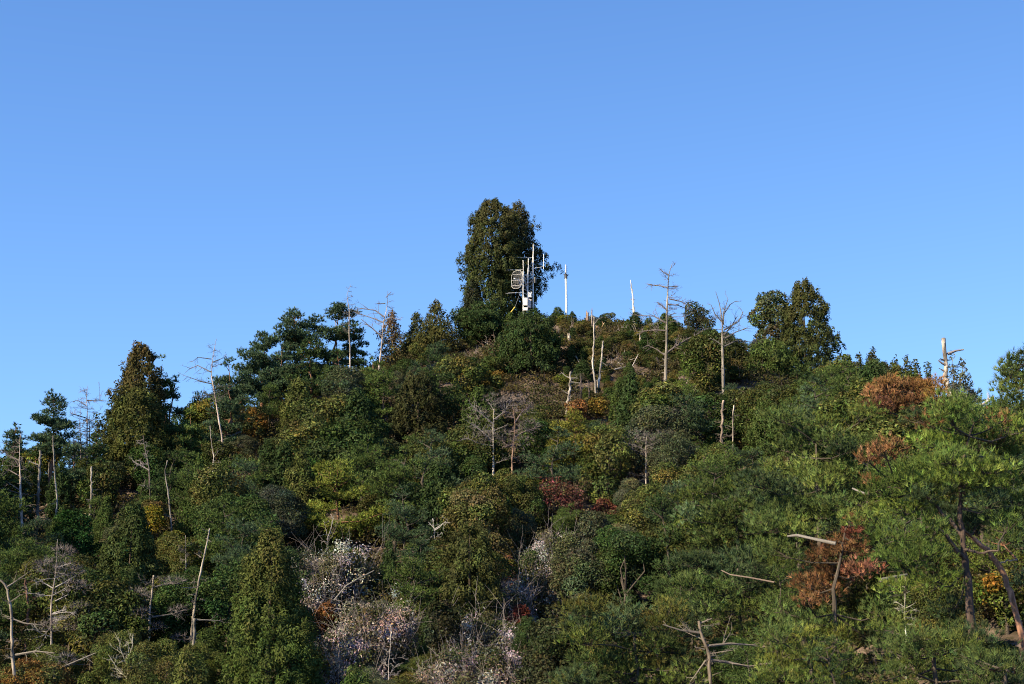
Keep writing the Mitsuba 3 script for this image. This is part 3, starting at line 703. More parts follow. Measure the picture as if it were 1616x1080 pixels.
def plant(name, label, cat, kind, px, top, w, h=6.0, d=None, seed=0, group=None, k=0, guard=None, trunk='trunk', **kw):
    """A tree or shrub whose tip the photograph shows at (px, top) and whose crown is w pixels wide."""
    foot = on_ground(px, d) if d else foot_for(px, top, h)
    hh = max(1.0, tip_height(foot, top)) if d or kw.pop('exact', False) else h
    dist = math.hypot(foot[0], foot[1])
    r = max(0.4, w / 2 * dist / F)
    near = dist / 100.0
    s = seed or int(px * 13 + top * 7)
    if kind == 'broad':
        kw = {'leaf': float(np.clip(0.145 * near, 0.10, 0.21)), 'low': 0.1, **kw}
        m, t = broadleaf(s, hh, r, base=kw.pop('base'), **kw)
        mat = 'leaf'
    elif kind == 'cypress':
        kw = {'spray': float(np.clip(0.26 * near, 0.2, 0.34)), **kw}
        m, t = cypress(s, hh, r, kw.pop('base'), **kw)
        mat = 'leaf'
    else:
        kw = {'tuft': float(np.clip(0.20 * near, 0.14, 0.28)), 'blade': float(np.clip(0.055 * near, 0.03, 0.085)), **kw}
        m, t = pine(s, hh, r, kw.pop('base'), **kw)
        mat = 'needle'
    key = thing(name, label, cat, group)
    rng = np.random.default_rng(s)
    tw = T().translate((foot - [0, 0, 0.1]).tolist()).rotate([0, 0, 1], float(rng.uniform(0, 360)) if k == 0 else 0.0)
    scene[key + '__crown'] = {**m.ply(mat), 'to_world': tw}
    scene[key + '__' + trunk] = {**t.ply('bark', True), 'to_world': tw}
    FEATURED.append((foot[0], foot[1], r * 0.8))
    if guard:
        keep(*guard, dist - r)
    return foot


def cy(label, px, top, w, h, base, **kw):
    return plant('cypress', label, 'cypress tree', 'cypress', px, top, w, h, base=C_.get(base, base), **kw)


def pn(label, px, top, w, h, base, **kw):
    return plant('pine_tree', label, 'pine tree', 'pine', px, top, w, h, base=tuple(np.array(C_[base]) * 1.35) if base in C_ else base, **kw)


def br(label, px, top, w, h, base, name='broadleaf_tree', cat='tree', **kw):
    return plant(name, label, cat, 'broad', px, top, w, h, base=C_.get(base, base), **kw)


# the summit
cy('tall dense dark cypress on the summit, highest tree on the hill', 776, 314, 98, 13, (0.060, 0.078, 0.031), d=168, rough=0.17, cover=2.2, outline=[(0, 0.95), (0.12, 0.95), (0.28, 0.82), (0.45, 0.92), (0.65, 0.92), (0.78, 0.88), (0.88, 0.74), (0.95, 0.42), (1, 0.12)], tipcol=(0.075, 0.066, 0.030), low=0.02, guard=(728, 316, 826, 470))
cy('loose ragged cypress on the summit right behind the antenna mast, sky showing through', 817, 320, 88, 12, (0.050, 0.060, 0.030), d=171, outline=[(0, 0.75), (0.15, 0.7), (0.28, 0.55), (0.42, 0.85), (0.55, 1.0), (0.68, 0.72), (0.85, 0.52), (0.95, 0.34), (1, 0.1)], rough=0.40, cover=1.5, tipcol=(0.075, 0.066, 0.032), ragged=0.22, low=0.05, guard=(800, 322, 868, 480))
cy('dark drooping cypress under the tall summit cypress, at its left foot', 745, 440, 56, 6, (0.038, 0.044, 0.026), d=166, rough=0.3, cover=1.0, guard=(718, 450, 790, 490))
cy('dark green domed cypress just below the antenna mast', 838, 490, 104, 10, 'dark green', d=149, outline=[(0, 1), (0.4, 1.0), (0.6, 0.9), (0.8, 0.7), (0.93, 0.42), (1, 0.1)], rough=0.13, cover=1.8, guard=(792, 494, 882, 640))
pn('layered dark pine beneath the tall summit cypress', 762, 482, 100, 7, 'dark green', d=158, guard=(720, 490, 800, 560))
cy('pointed yellow-green conifer left of the summit trees', 688, 476, 74, 9, (0.075, 0.076, 0.028), d=157, shape=0.8, rough=0.35, cover=1.0, guard=(652, 480, 716, 540))
cy('smaller pointed conifer leaning on the left side of the yellow-green one', 657, 490, 46, 7, (0.055, 0.062, 0.026), d=158, rough=0.3, cover=1.0, guard=(632, 496, 670, 530))
cy('withered rusty-topped conifer on the left skyline beside the arching dead tree', 617, 490, 50, 8, (0.10, 0.082, 0.036), d=156, rough=0.35, cover=0.8, tipcol=(0.19, 0.12, 0.085), guard=(592, 495, 632, 560))
pn('flat-topped dark pine with spreading boughs on the left skyline', 466, 488, 104, 9, 'blue-green', d=152, pads=24, low=0.15, peak=0.7, guard=(430, 492, 510, 560))
pn('dark pine leaning left with one long raised bough on the left skyline', 514, 482, 84, 9, 'blue-green', d=154, pads=17, low=0.2, peak=0.75, lean=-1.0, guard=(490, 486, 580, 540))
pn('sparse dark pine between the bare stems on the left skyline', 560, 508, 56, 8, 'dark green', d=155, pads=12, peak=0.6)
pn('pointed blue-green pine descending the left skyline from the flat-topped one', 408, 520, 100, 9, 'blue-green', d=147, pads=26, peak=0.2, guard=(350, 530, 450, 600))
pn('shorter blue-green pine at the left foot of the pointed skyline pine', 368, 566, 72, 7, 'blue-green', d=143, pads=16, guard=(340, 570, 390, 620))
cy('big broad cypress with rusty brown top on the left skyline', 212, 544, 104, 14, (0.052, 0.060, 0.024), d=136, shape=0.55, rough=0.26, cover=2.0, tipcol=(0.115, 0.082, 0.036), guard=(158, 546, 262, 700))
cy('yellow-green cypress dome in front of the big rusty-topped cypress', 212, 612, 116, 10, (0.070, 0.078, 0.026), d=128, shape=0.5, rough=0.2, guard=(160, 620, 260, 700))
pn('slender pine with open boughs at the right side of the big rusty-topped cypress', 250, 563, 40, 10, 'green', d=138, pads=11, low=0.35, peak=0.7)
pn('thin-crowned pine right of the slender one on the left skyline', 264, 594, 52, 8, 'blue-green', d=139, pads=12, low=0.3)
pn('rounded blue-green pine standing alone on the far left skyline', 78, 622, 80, 9, 'blue-green', d=128, pads=26, low=0.42, peak=0.3, dens=40, guard=(46, 626, 108, 690))
pn('small dark pine at the left edge of the skyline', 20, 664, 42, 7, 'blue-green', d=124, pads=12, low=0.4)
cy('small blue-green conifer on the left skyline in front of the crooked dead tree', 308, 622, 40, 7, 'blue-green', d=141, rough=0.3, cover=0.9)
br('round leafy tree on the skyline between the white and the fan-branched dead trees', 1101, 474, 72, 5, (0.052, 0.060, 0.030), d=163, clumps=46, low=0.2, cover=1.3, lumps=(0.12, 0.26), scatter=0.1, guard=(1078, 480, 1126, 520))
br('loose leafy tree, left one of the pair on the right skyline', 1206, 454, 112, 9, (0.062, 0.076, 0.038), d=157, clumps=50, cover=1.7, leaf=0.28, low=0.0, guard=(1166, 460, 1240, 530))
cy('tall dense dark cypress, right one of the pair on the right skyline', 1274, 444, 96, 11, (0.056, 0.070, 0.026), d=153, outline=[(0, 1), (0.3, 1.0), (0.5, 0.85), (0.7, 0.68), (0.88, 0.5), (1, 0.15)], rough=0.3, cover=1.9, ragged=0.25, tipcol=(0.075, 0.070, 0.028), low=0.02, guard=(1232, 450, 1322, 570))
cy('smooth green cypress dome below the pair of trees on the right skyline', 1216, 536, 100, 8, 'green', d=146, shape=0.5, rough=0.14, guard=(1172, 540, 1250, 600))
br('olive leafy tree on the right ridge, first past the tall dense cypress', 1338, 552, 62, 6, 'olive', d=132)
cy('dark young conifer on the right ridge, tallest of the sapling row', 1381, 548, 36, 5, (0.048, 0.052, 0.026), d=128, rough=0.3, cover=0.9)
br('bronze-green bush top in the sapling row on the right ridge', 1398, 556, 36, 4, (0.075, 0.068, 0.034), d=127, name='shrub', cat='shrub')
for n_, (x, y, w) in enumerate([(1418, 560, 20), (1437, 562, 22), (1452, 566, 24), (1471, 572, 22), (1360, 560, 20)]):
    plant('conifer_sapling', ['slim dark conifer sapling in the row, just right of the bronze-green bush top', 'slim conifer sapling, middle one of the row on the right ridge', 'slim conifer sapling left of the last in the row on the right ridge',
                              'last slim conifer sapling of the row, close left of the weathered snag', 'slim conifer sapling left of the tallest in the row on the right ridge'][n_], 'sapling', 'cypress', x, y, w, base=(0.050, 0.060, 0.028), d=122, rough=0.35, cover=0.9, group='conifer saplings along the right ridge')
cy('pale feathery young conifer close right of the weathered snag on the right skyline', 1512, 560, 24, 4, (0.10, 0.115, 0.085), d=106, rough=0.3, cover=0.45, spray=0.3)
cy('pale feathery young conifer, farther right of the weathered snag', 1528, 566, 40, 4, (0.10, 0.11, 0.080), d=105, rough=0.35, cover=0.5, spray=0.3)
for n_, (x, y, w, h, tone, what) in enumerate([(446, 548, 80, 7, 'blue-green', 'dark pine below the flat-topped skyline pine, left of its trunk'), (494, 540, 84, 7, 'dark green', 'dark pine filling in right below the flat-topped skyline pine'), (538, 556, 70, 6, 'dark green', 'low dark pine under the feathery bare stems on the left skyline'),
                                               (586, 566, 60, 6, 'green', 'low pine under the arching dead tree on the left skyline'), (350, 606, 80, 7, 'blue-green', 'bushy pine beside the crooked dead tree on the left skyline'), (300, 648, 70, 6, 'green', 'green pine below the small blue-green conifer on the left'),
                                               (262, 650, 64, 6, 'dark green', 'dark pine at the right foot of the big rusty-topped cypress'), (150, 688, 56, 6, 'dark green', 'dark pine at the left foot of the big rusty-topped cypress'), (112, 694, 60, 6, 'blue-green', 'low blue-green pine right of the rounded lone pine'),
                                               (50, 690, 50, 6, 'dark green', 'dark pine at the left edge below the rounded lone pine')]):
    pn(what, x, y, w, h, tone, pads=16, low=0.08)
# the slope
cy('dark rounded cypress in the upper middle of the slope, below the pointed conifers', 659, 590, 104, 7, (0.044, 0.048, 0.022), shape=0.45, rough=0.14, guard=(612, 600, 704, 680))
br('orange-yellow autumn tree below the layered dark pine near the summit', 770, 583, 62, 4.5, (0.15, 0.11, 0.03), guard=(740, 586, 800, 606), leaf=0.22, mix=(0.45, (0.09, 0.095, 0.03)))
pn('yellow-green layered tree in the middle of the slope above the red maple', 902, 654, 112, 7.5, (0.145, 0.150, 0.034), pads=26, peak=0.3, dens=50, guard=(858, 662, 945, 755))
br('crimson-leaved maple in the middle of the slope', 884, 754, 82, 4.2, (0.095, 0.038, 0.034), name='maple_tree', leaf=0.17, cover=0.7, scatter=0.2, lumps=(0.12, 0.30), clumps=50, mix=(0.3, (0.085, 0.070, 0.04)), guard=(845, 757, 930, 798))
br('small red bush right of the crimson maple', 952, 786, 36, 2.2, (0.11, 0.045, 0.036), name='shrub', cat='shrub', guard=(938, 788, 966, 806))
br('orange leafy shrub at the foot of the clearing beside the lowest white snag', 914, 632, 52, 2.6, (0.18, 0.10, 0.045), name='shrub', cat='shrub', guard=(892, 634, 938, 655))
br('golden shrub at the foot of the clearing, right of the orange one', 944, 626, 34, 2.6, (0.17, 0.125, 0.03), name='shrub', cat='shrub', guard=(930, 628, 958, 645))
br('orange autumn tree on the left slope below the crooked dead tree', 402, 640, 52, 4.5, (0.21, 0.125, 0.035), guard=(384, 645, 425, 685), mix=(0.4, (0.08, 0.085, 0.03)))
br('golden-brown shrub low in the bottom left corner', 50, 1040, 120, 3.0, (0.13, 0.085, 0.03), mix=(0.4, (0.07, 0.085, 0.028)), name='shrub', cat='shrub', guard=(0, 1046, 110, 1080))
br('yellow leafed small tree left of the curved thin snag on the left slope', 238, 792, 50, 4.5, (0.17, 0.15, 0.025), guard=(222, 796, 262, 830))
br('yellow-green shrub below the curved thin snag', 272, 832, 48, 3.6, (0.13, 0.13, 0.03), name='shrub', cat='shrub')
br('bright yellow-green shrub among the left edge dead trees', 54, 738, 40, 3.5, (0.15, 0.16, 0.03), name='shrub', cat='shrub')
pn('bright layered pine in the middle of the slope, left of centre', 534, 736, 180, 6.6, (0.150, 0.180, 0.040), pads=17, peak=0.35, dens=42, flat=0.24, low=0.08, guard=(470, 750, 590, 860))
br('dark green lush tree in the left slope, deeper green than its neighbours', 120, 800, 84, 6, (0.030, 0.066, 0.022), guard=(95, 806, 150, 860))
cy('green cypress dome low on the left slope', 200, 798, 104, 8, (0.052, 0.072, 0.026), shape=0.5, rough=0.14, guard=(160, 806, 245, 890))
cy('large bright cypress low in the picture, left of centre', 420, 838, 150, 12, (0.068, 0.098, 0.028), d=74, shape=0.62, rough=0.16, cover=1.7, spray=0.2, tipcol=(0.105, 0.095, 0.035), guard=(350, 845, 490, 1080))
br('dark grey-green feathery conifer left of the bright layered pine', 430, 760, 110, 6, (0.052, 0.066, 0.046), aspect=0.28)
br('olive-gold leafy tree in the centre of the slope', 768, 766, 116, 6.5, (0.092, 0.088, 0.036), guard=(725, 772, 825, 850))
cy('knobbly olive conifer below the olive-gold tree', 740, 828, 110, 7, (0.066, 0.074, 0.028), shape=0.4, rough=0.35, guard=(690, 840, 800, 940))
br('broad dark olive tree at the bottom, right of the silvery shrubs', 868, 936, 130, 6, (0.044, 0.050, 0.026), guard=(815, 945, 930, 1040), leaf=0.14)
br('deep green tree in the lower centre, right of the silver-leaved shrubs', 985, 820, 120, 6.5, (0.036, 0.060, 0.022), guard=(930, 830, 1040, 920))
br('grey-green smooth-crowned tree under the small red bush', 935, 806, 100, 5.5, (0.064, 0.072, 0.046), leaf=0.15)
br('round grey-green leafy tree between the silver-leaved shrubs and the deep green tree', 905, 846, 110, 5.5, 'grey-green', guard=(870, 855, 945, 930))
br('dark hollow-looking tree in the bottom middle left of the silver shrubs', 705, 945, 80, 4.5, (0.032, 0.036, 0.020), guard=(680, 955, 745, 1010), leaf=0.14)
# withered silver and brown shrubs
SILVER, MAUVE = (0.40, 0.365, 0.38), (0.26, 0.205, 0.20)
for lab, x, y, w, h, c, g in [
    ('silver-leaved withered shrub with a bare sprig above it', 528, 848, 96, 4.6, SILVER, (480, 856, 590, 940)),
    ('withered silver and pink shrub below the white forked branch', 582, 942, 110, 4.2, (0.34, 0.28, 0.25), (525, 950, 645, 1040)),
    ('whitest silver-leaved shrub at the bottom centre', 768, 950, 84, 3.8, (0.42, 0.40, 0.405), (728, 956, 812, 1020)),
    ('silver-leaved shrub left of the grey-green smooth-crowned tree', 838, 868, 62, 4.2, SILVER, (806, 874, 872, 950)),
    ('small silver-leaved shrub just below the crimson maple', 876, 830, 56, 3.4, (0.40, 0.40, 0.39), (852, 834, 900, 868)),
    ('mauve-brown withered shrub at the bottom edge below the whitest silver shrub', 772, 1012, 120, 3.4, MAUVE, (715, 1020, 830, 1080)),
    ('pinkish-brown withered shrub left at the bottom edge beside the dark hollow-looking tree', 706, 1028, 80, 2.8, (0.24, 0.17, 0.13), (680, 1034, 740, 1080)),
    ('loose silvery shrub left of the white forked branch', 498, 892, 50, 3.6, SILVER, None),
    ('silvery shrub right of the white forked branch', 622, 952, 60, 3.6, (0.36, 0.33, 0.32), (596, 958, 650, 1000)),
    ('pinkish silver shrub lowest of the withered group, left side', 560, 1010, 70, 3.2, (0.33, 0.27, 0.25), (530, 1014, 600, 1050)),
    ('silvery shrub left of the whitest silver-leaved shrub', 728, 1000, 50, 2.8, (0.34, 0.31, 0.31), None),
    ('pale silvery shrub above the dark red low shrub', 812, 915, 44, 3.2, SILVER, (796, 918, 832, 950)),
    ('tiny pale withered shrub by the small white twig fan', 655, 912, 46, 3.0, (0.30, 0.29, 0.27), None)]:
    br(lab, x, y, w * 1.3, h, c, name='withered_shrub', cat='shrub', guard=g, leaf=0.145, aspect=0.40, droop=0.9, cover=1.05, clumps=70, gap=0.6, scatter=0.2, lumps=(0.10, 0.24), mix=(0.36, (0.09, 0.092, 0.058)), wisp=True, group='withered shrubs in the lower centre')
    br('sparse dark green undershrub growing through the ' + ' '.join(lab.split()[:4 if 'silver' in lab.split()[0] else 5]), x + 4, y + 10, w * 0.9, h * 0.9, (0.060, 0.066, 0.032), name='shrub', cat='shrub', leaf=0.13, cover=0.8, seed=int(x + y))
log('white forked branch sticking out of the silver-leaved shrubs', [(527, 948), (546, 925), (566, 913), (590, 901)], 0.05, h=3.4, name='bare_branch', cat='branch')
br('rust-brown shrub left of the white forked branch', 512, 946, 52, 2.6, (0.17, 0.085, 0.04), name='shrub', cat='shrub', guard=(495, 950, 540, 985), leaf=0.13)
br('dark red low shrub beside the whitest silver shrub', 822, 952, 44, 2.0, (0.14, 0.045, 0.035), name='shrub', cat='shrub', guard=(806, 954, 840, 970), leaf=0.12)
br('rusty-brown shrub left of the silver-leaved shrub under the olive-gold tree', 808, 870, 30, 3.2, (0.20, 0.10, 0.055), name='shrub', cat='shrub', leaf=0.14)

# ------------------------------------------------------------------ the near pines on the right, pad by pad
GREEN, BRIGHT, DEEP, RUST = (0.086, 0.124, 0.040), (0.132, 0.172, 0.044), (0.052, 0.078, 0.038), (0.205, 0.112, 0.058)


def pad_pine(name, label, d, stems, pads, seed, foot=None, bark=DARKBARK, r0=0.2, tuft=0.25, dens=42.0, per=13):
    """A near pine with every clump of needles a part of its own: stems in pixels, pads as (px, py, half width, half height, colour)."""
    rng = np.random.default_rng(seed)
    t = thing(name, label, 'pine tree')
    nodes = []
    for k, (sp, ra, rb, col) in enumerate(stems):
        p = np.array([at(q[0], q[1], d + (q[2] if len(q) > 2 else 0)) for q in sp])
        if k == 0:
            g = float(ground(p[0][0], p[0][1]))
            p = np.vstack([[p[0][0] + 0.1, p[0][1], min(g - 0.3, p[0][2] - 0.5)], p])
            FEATURED.append((p[0][0], p[0][1], 2.0))
        u = np.linspace(0, len(p) - 1, 3 * len(p))
        q = np.column_stack([np.interp(u, np.arange(len(p)), p[:, j]) for j in range(3)]) + rng.normal(0, 0.02, (len(u), 3))
        part(t, 'trunk' if k == 0 else 'limb', Mesh().tube(q, np.linspace(ra, rb, len(q)), col, 9, rng, 0.3).ply('bark', True))
        nodes.append(q[len(q) // 3:])
    nodes = np.vstack(nodes)
    for (x, y, hw, hh, base) in pads:
        dd = d + rng.uniform(-1.6, 1.6)
        if any(abs(x - q[0]) < hw * 0.8 and abs(y - q[1]) < hh + 22 for sp, *_ in stems[:1] for q in sp[:-2]):   # behind the bare part of the trunk
            dd = d + rng.uniform(0.7, 1.7)
        c = at(x, y, dd)
        s = d / F
        rx, rz = hw * s, hh * s
        ry = min(rx, 1.5) * 0.8
        low = nodes[np.argmin(np.linalg.norm(nodes - c, axis=1) + 0.6 * np.maximum(0, nodes[:, 2] - c[2] + 0.1))]
        m = Mesh()
        n = int(dens * rx * ry * np.pi + 10)
        o = rng.uniform(0, 1, (n, 1)) ** 0.4 * sphere_dirs(rng, n, 0.25)
        lump = 0.32 * np.sin(o[:, :1] * 7 + seed + x) * np.cos(o[:, 1:2] * 6 - y)
        p = c + o * [rx, ry, rz] + np.array([0, 0, 1.0]) * lump * min(rx, 0.9) + rng.normal(0, 0.06, (n, 3))
        dv = unit(o * [0.7, 0.7, 0.3] + [0, 0, 0.85] + rng.normal(0, 0.25, (n, 3)))
        m.needles(p, dv, rng, per, tuft, 0.00044 * d, tint(rng, base, n, 0.28, 0.08) * math.exp(rng.normal(0, 0.2)), 0.36)
        for _ in range(int(4 + rx * 5)):
            e = c + sphere_dirs(rng, 1, 0.1)[0] * [rx, ry, rz] * rng.uniform(0.5, 0.95)
            k = (low * 0.15 + c * 0.85) - [0, 0, rz * 0.5]
            m.tube([k, (k + e) / 2 + rng.normal(0, 0.05, 3), e], [0.022, 0.014, 0.006], np.array(bark) * 0.9, 3, rng)
        key = part(t, 'needle_clump', m.ply('needle'), 'clump of withered rust-brown needles' if base is RUST else None)
        b = c - [0, 0, rz * 0.5]
        mid = (low + b) / 2 + rng.normal(0, 0.12, 3) - [0, 0, 0.1]
        part(t, 'limb', Mesh().tube([low, mid, b, b + unit(b - low) * rx * 0.4], [0.04, 0.032, 0.022, 0.01], np.array(bark) * rng.uniform(0.6, 1.1), 6, rng).ply('bark', True))
    return t


def cloud_of(rng, x0, y0, x1, y1, n, hw, hh, cols, p=None):
    """n pads spread over a box of the photograph, in rough tiers."""
    out = []
    best = []
    for _ in range(n):
        cand = np.column_stack([rng.uniform(x0, x1, 12), rng.uniform(y0, y1, 12)])
        if best:
            b = np.array(best)
            dist = np.min(np.hypot((cand[:, None, 0] - b[None, :, 0]) / hw, (cand[:, None, 1] - b[None, :, 1]) / (hh * 1.3)), axis=1)
            c = cand[np.argmax(dist)]
        else:
            c = cand[0]
        best.append(c)
        out.append((c[0], c[1], hw * rng.uniform(0.7, 1.25), hh * rng.uniform(0.75, 1.25), cols[rng.choice(len(cols), p=p)]))
    return out


rp = np.random.default_rng(77)
GREEN, BRIGHT = (0.094, 0.142, 0.039), (0.132, 0.184, 0.043)            # the big pine is the freshest green of them
pads = [(1440, 745, 72, 19, GREEN), (1548, 702, 78, 20, GREEN), (1500, 640, 44, 13, GREEN), (1455, 765, 60, 14, BRIGHT), (1540, 775, 54, 15, BRIGHT), (1590, 762, 48, 20, BRIGHT), (1478, 698, 50, 17, BRIGHT), (1520, 758, 56, 17, BRIGHT), (1392, 772, 36, 15, GREEN), (1425, 806, 58, 18, BRIGHT), (1588, 826, 40, 20, GREEN),
        (1540, 655, 44, 15, GREEN), (1600, 676, 36, 18, BRIGHT), (1470, 780, 46, 13, DEEP), (1560, 792, 38, 16, DEEP), (1500, 662, 40, 14, GREEN), (1410, 846, 44, 16, GREEN), (1470, 838, 32, 13, GREEN),
        (1450, 878, 52, 17, GREEN), (1480, 918, 44, 16, BRIGHT), (1500, 962, 36, 18, DEEP), (1416, 930, 36, 16, BRIGHT), (1560, 740, 50, 14, BRIGHT), (1605, 720, 40, 15, GREEN), (1500, 725, 50, 14, GREEN), (1450, 660, 30, 12, DEEP),
        (1397, 711, 34, 15, RUST), (1372, 726, 22, 10, RUST), (1576, 697, 24, 11, RUST), (1466, 668, 30, 12, RUST), (1580, 662, 24, 10, RUST), (1375, 762, 18, 7, RUST), (1398, 880, 26, 12, GREEN), (1540, 826, 34, 12, DEEP), (1612, 790, 30, 14, GREEN)]
pad_pine('pine_tree', 'big near red pine at the right with dark forked trunk and some rusty needles', 52.0,
         [([(1534, 985), (1528, 919), (1521, 872), (1519, 849), (1514, 797), (1516, 740), (1530, 690)], 0.17, 0.04, (0.07, 0.05, 0.042)), ([(1521, 880), (1511, 872, -0.2), (1492, 841, -0.6), (1470, 832, -0.9)], 0.10, 0.04, (0.08, 0.06, 0.05)),
          ([(1519, 845), (1480, 800, 0.4), (1430, 770, 0.8)], 0.08, 0.03, (0.08, 0.06, 0.05)), ([(1518, 868), (1545, 872, -0.5), (1575, 869, -0.9)], 0.07, 0.03, (0.08, 0.06, 0.05))], pads, 101)
keep(1395, 645, 1616, 990, 48)
GREEN, BRIGHT = (0.078, 0.112, 0.038), (0.115, 0.152, 0.042)
pad_pine('pine_tree', 'reddish leaning pine trunk at the right edge, behind the big near pine', 56.0,
         [([(1614, 1010), (1597, 947), (1586, 910), (1564, 872), (1535, 848)], 0.14, 0.09, (0.23, 0.125, 0.085)), ([(1577, 890), (1590, 886), (1606, 884)], 0.04, 0.02, (0.3, 0.25, 0.2))],
         [(1520, 828, 40, 13, DEEP), (1490, 812, 36, 12, DEEP), (1580, 850, 34, 12, GREEN)], 102, bark=REDBARK)
keep(1540, 845, 1616, 1000, 57)
keep(1500, 790, 1545, 985, 51)
pad_pine('pine_tree', 'withered pine with orange-brown needles near the right skyline', 86.0,
         [([(1450, 720), (1446, 680), (1440, 620)], 0.15, 0.05, REDBARK)],
         [(1420, 612, 42, 10, RUST), (1462, 612, 36, 11, (0.20, 0.11, 0.045)), (1392, 622, 34, 10, RUST), (1440, 634, 46, 11, RUST), (1412, 644, 34, 10, RUST), (1470, 640, 26, 14, RUST), (1384, 640, 26, 10, (0.15, 0.075, 0.05)), (1458, 668, 34, 12, RUST), (1478, 622, 20, 12, (0.20, 0.12, 0.04)),
          (1400, 606, 26, 8, (0.20, 0.115, 0.05)), (1398, 670, 16, 9, GREEN)], 103, tuft=0.26, dens=52, per=10)
keep(1370, 600, 1490, 690, 82)
pad_pine('pine_tree', 'green bushy pine cut by the right edge of the picture on the skyline', 62.0, [([(1622, 720), (1622, 640), (1618, 570)], 0.14, 0.04, REDBARK)],
         [(1604, 572, 26, 13, GREEN), (1628, 562, 30, 13, GREEN), (1590, 592, 20, 12, GREEN), (1614, 598, 30, 14, DEEP), (1596, 618, 26, 12, BRIGHT), (1630, 622, 32, 14, GREEN), (1606, 640, 30, 13, GREEN), (1640, 590, 30, 14, GREEN), (1592, 662, 24, 11, DEEP), (1620, 668, 30, 13, GREEN), (1644, 650, 30, 15, DEEP), (1582, 612, 20, 12, GREEN), (1578, 640, 18, 11, GREEN), (1588, 580, 18, 10, BRIGHT), (1600, 600, 26, 13, GREEN), (1612, 584, 24, 12, BRIGHT)], 113)
keep(1572, 562, 1616, 670, 60)
pad_pine('pine_tree', 'pine bough with rusty dead clumps around a pale broken branch at lower right', 60.0,
         [([(1320, 1000), (1315, 930), (1330, 860), (1335, 830)], 0.12, 0.04, DARKBARK)],
         [(1338, 868, 38, 15, RUST), (1310, 898, 40, 13, RUST), (1300, 926, 44, 14, (0.21, 0.115, 0.05)), (1330, 862, 30, 13, RUST), (1345, 845, 20, 10, (0.20, 0.075, 0.055)), (1300, 876, 30, 10, RUST), (1325, 908, 44, 11, RUST), (1278, 922, 32, 12, RUST), (1300, 940, 30, 14, RUST), (1362, 900, 36, 13, (0.20, 0.095, 0.065)), (1275, 950, 20, 10, RUST), (1352, 826, 22, 8, RUST),
          (1380, 858, 36, 16, GREEN), (1360, 820, 40, 14, BRIGHT), (1260, 838, 46, 15, BRIGHT), (1230, 870, 40, 15, GREEN), (1215, 830, 40, 14, GREEN), (1330, 990, 60, 18, BRIGHT), (1270, 985, 50, 16, GREEN), (1400, 960, 40, 16, GREEN), (1380, 1010, 36, 16, DEEP), (1230, 960, 30, 14, GREEN)], 104)
keep(1220, 815, 1400, 1000, 61)
log('white broken branch poking from the rusty pine clumps', [(1319, 858), (1285, 851), (1258, 845), (1243, 847)], 0.075, d=56.4, name='bare_branch', cat='branch')
log('white broken branch right of the rusty pine clumps', [(1389, 916), (1410, 911), (1431, 907)], 0.07, d=58.0, name='bare_branch', cat='branch')
log('short pale stub among green needles left of the big near pine', [(1366, 780), (1345, 771)], 0.075, d=70, name='bare_branch', cat='branch')
log('pale crooked bare limb reaching left through the pine boughs', [(1222, 919), (1185, 912), (1152, 907), (1138, 900)], 0.036, d=64, name='bare_branch', cat='branch', col=(0.19, 0.145, 0.125))
for lab, d, trunk, box, n, hw, hh, cols, p, sd in [
    ('bright young pine at the bottom edge right of centre', 54, [(1285, 1090), (1280, 1040)], (1215, 1000, 1350, 1078), 12, 36, 15, [BRIGHT, (0.125, 0.145, 0.035), GREEN], None, 105),
    ('near pine in the lower right behind the birch-white stem', 50, [(1480, 1100), (1470, 1010)], (1390, 985, 1545, 1080), 15, 38, 15, [GREEN, BRIGHT, DEEP], None, 106),
    ('green pine filling the lower centre right, left of the foreground dead pine', 62, [(1010, 1110), (1000, 1000)], (900, 955, 1090, 1080), 22, 38, 15, [GREEN, BRIGHT, (0.10, 0.105, 0.032), DEEP], None, 107),
    ('green pine behind the foreground dead pine', 68, [(1170, 1010), (1165, 920)], (1080, 880, 1250, 1000), 22, 38, 14, [GREEN, DEEP, BRIGHT], None, 108),
    ('tiered green pine in the right middle slope, left of the big near pine', 78, [(1290, 800), (1288, 700)], (1225, 648, 1370, 790), 24, 34, 14, [GREEN, DEEP, BRIGHT], [0.55, 0.25, 0.2], 109),
    ('dark-hearted pine in the right middle slope above the pale crooked limb', 80, [(1165, 870), (1160, 780)], (1085, 770, 1230, 870), 20, 34, 13, [GREEN, DEEP, BRIGHT], [0.5, 0.3, 0.2], 110),
    ('pine with fresh green tips in front of the dark-hearted pine, right side', 72, [(1260, 860), (1255, 780)], (1195, 755, 1330, 830), 14, 36, 14, [GREEN, BRIGHT, DEEP], None, 111),
    ('pine in the bottom right corner under the golden leaves', 46, [(1590, 1120), (1585, 1060)], (1530, 1035, 1616, 1085), 8, 34, 15, [GREEN, DEEP], None, 112)]:
    pad_pine('pine_tree', lab, d, [([*trunk], 0.15, 0.05, DARKBARK)], cloud_of(rp, *box, n, hw, hh, cols, p), sd, dens=40 if d < 65 else 34, tuft=0.25 if d < 65 else 0.28, per=12)
    keep(box[0], box[1] - 10, box[2], box[3], d - 3)
br('golden and green leafy shrub behind the leaning reddish trunk at the right edge', 1590, 895, 120, 5.5, (0.085, 0.105, 0.03), d=61, mix=(0.35, (0.24, 0.15, 0.03)), name='shrub', cat='shrub', leaf=0.13)
br('dark green leafy tree at the right edge below the leaning reddish trunk', 1575, 1000, 100, 4.5, (0.05, 0.07, 0.026), d=54, leaf=0.12)

# ------------------------------------------------------------------ the rest of the wood: copies of a few dozen crowns
rf = np.random.default_rng(2024)
LOD = {'far': 138.0, 'mid': 98.0, 'near': 68.0}
PROTO = {}


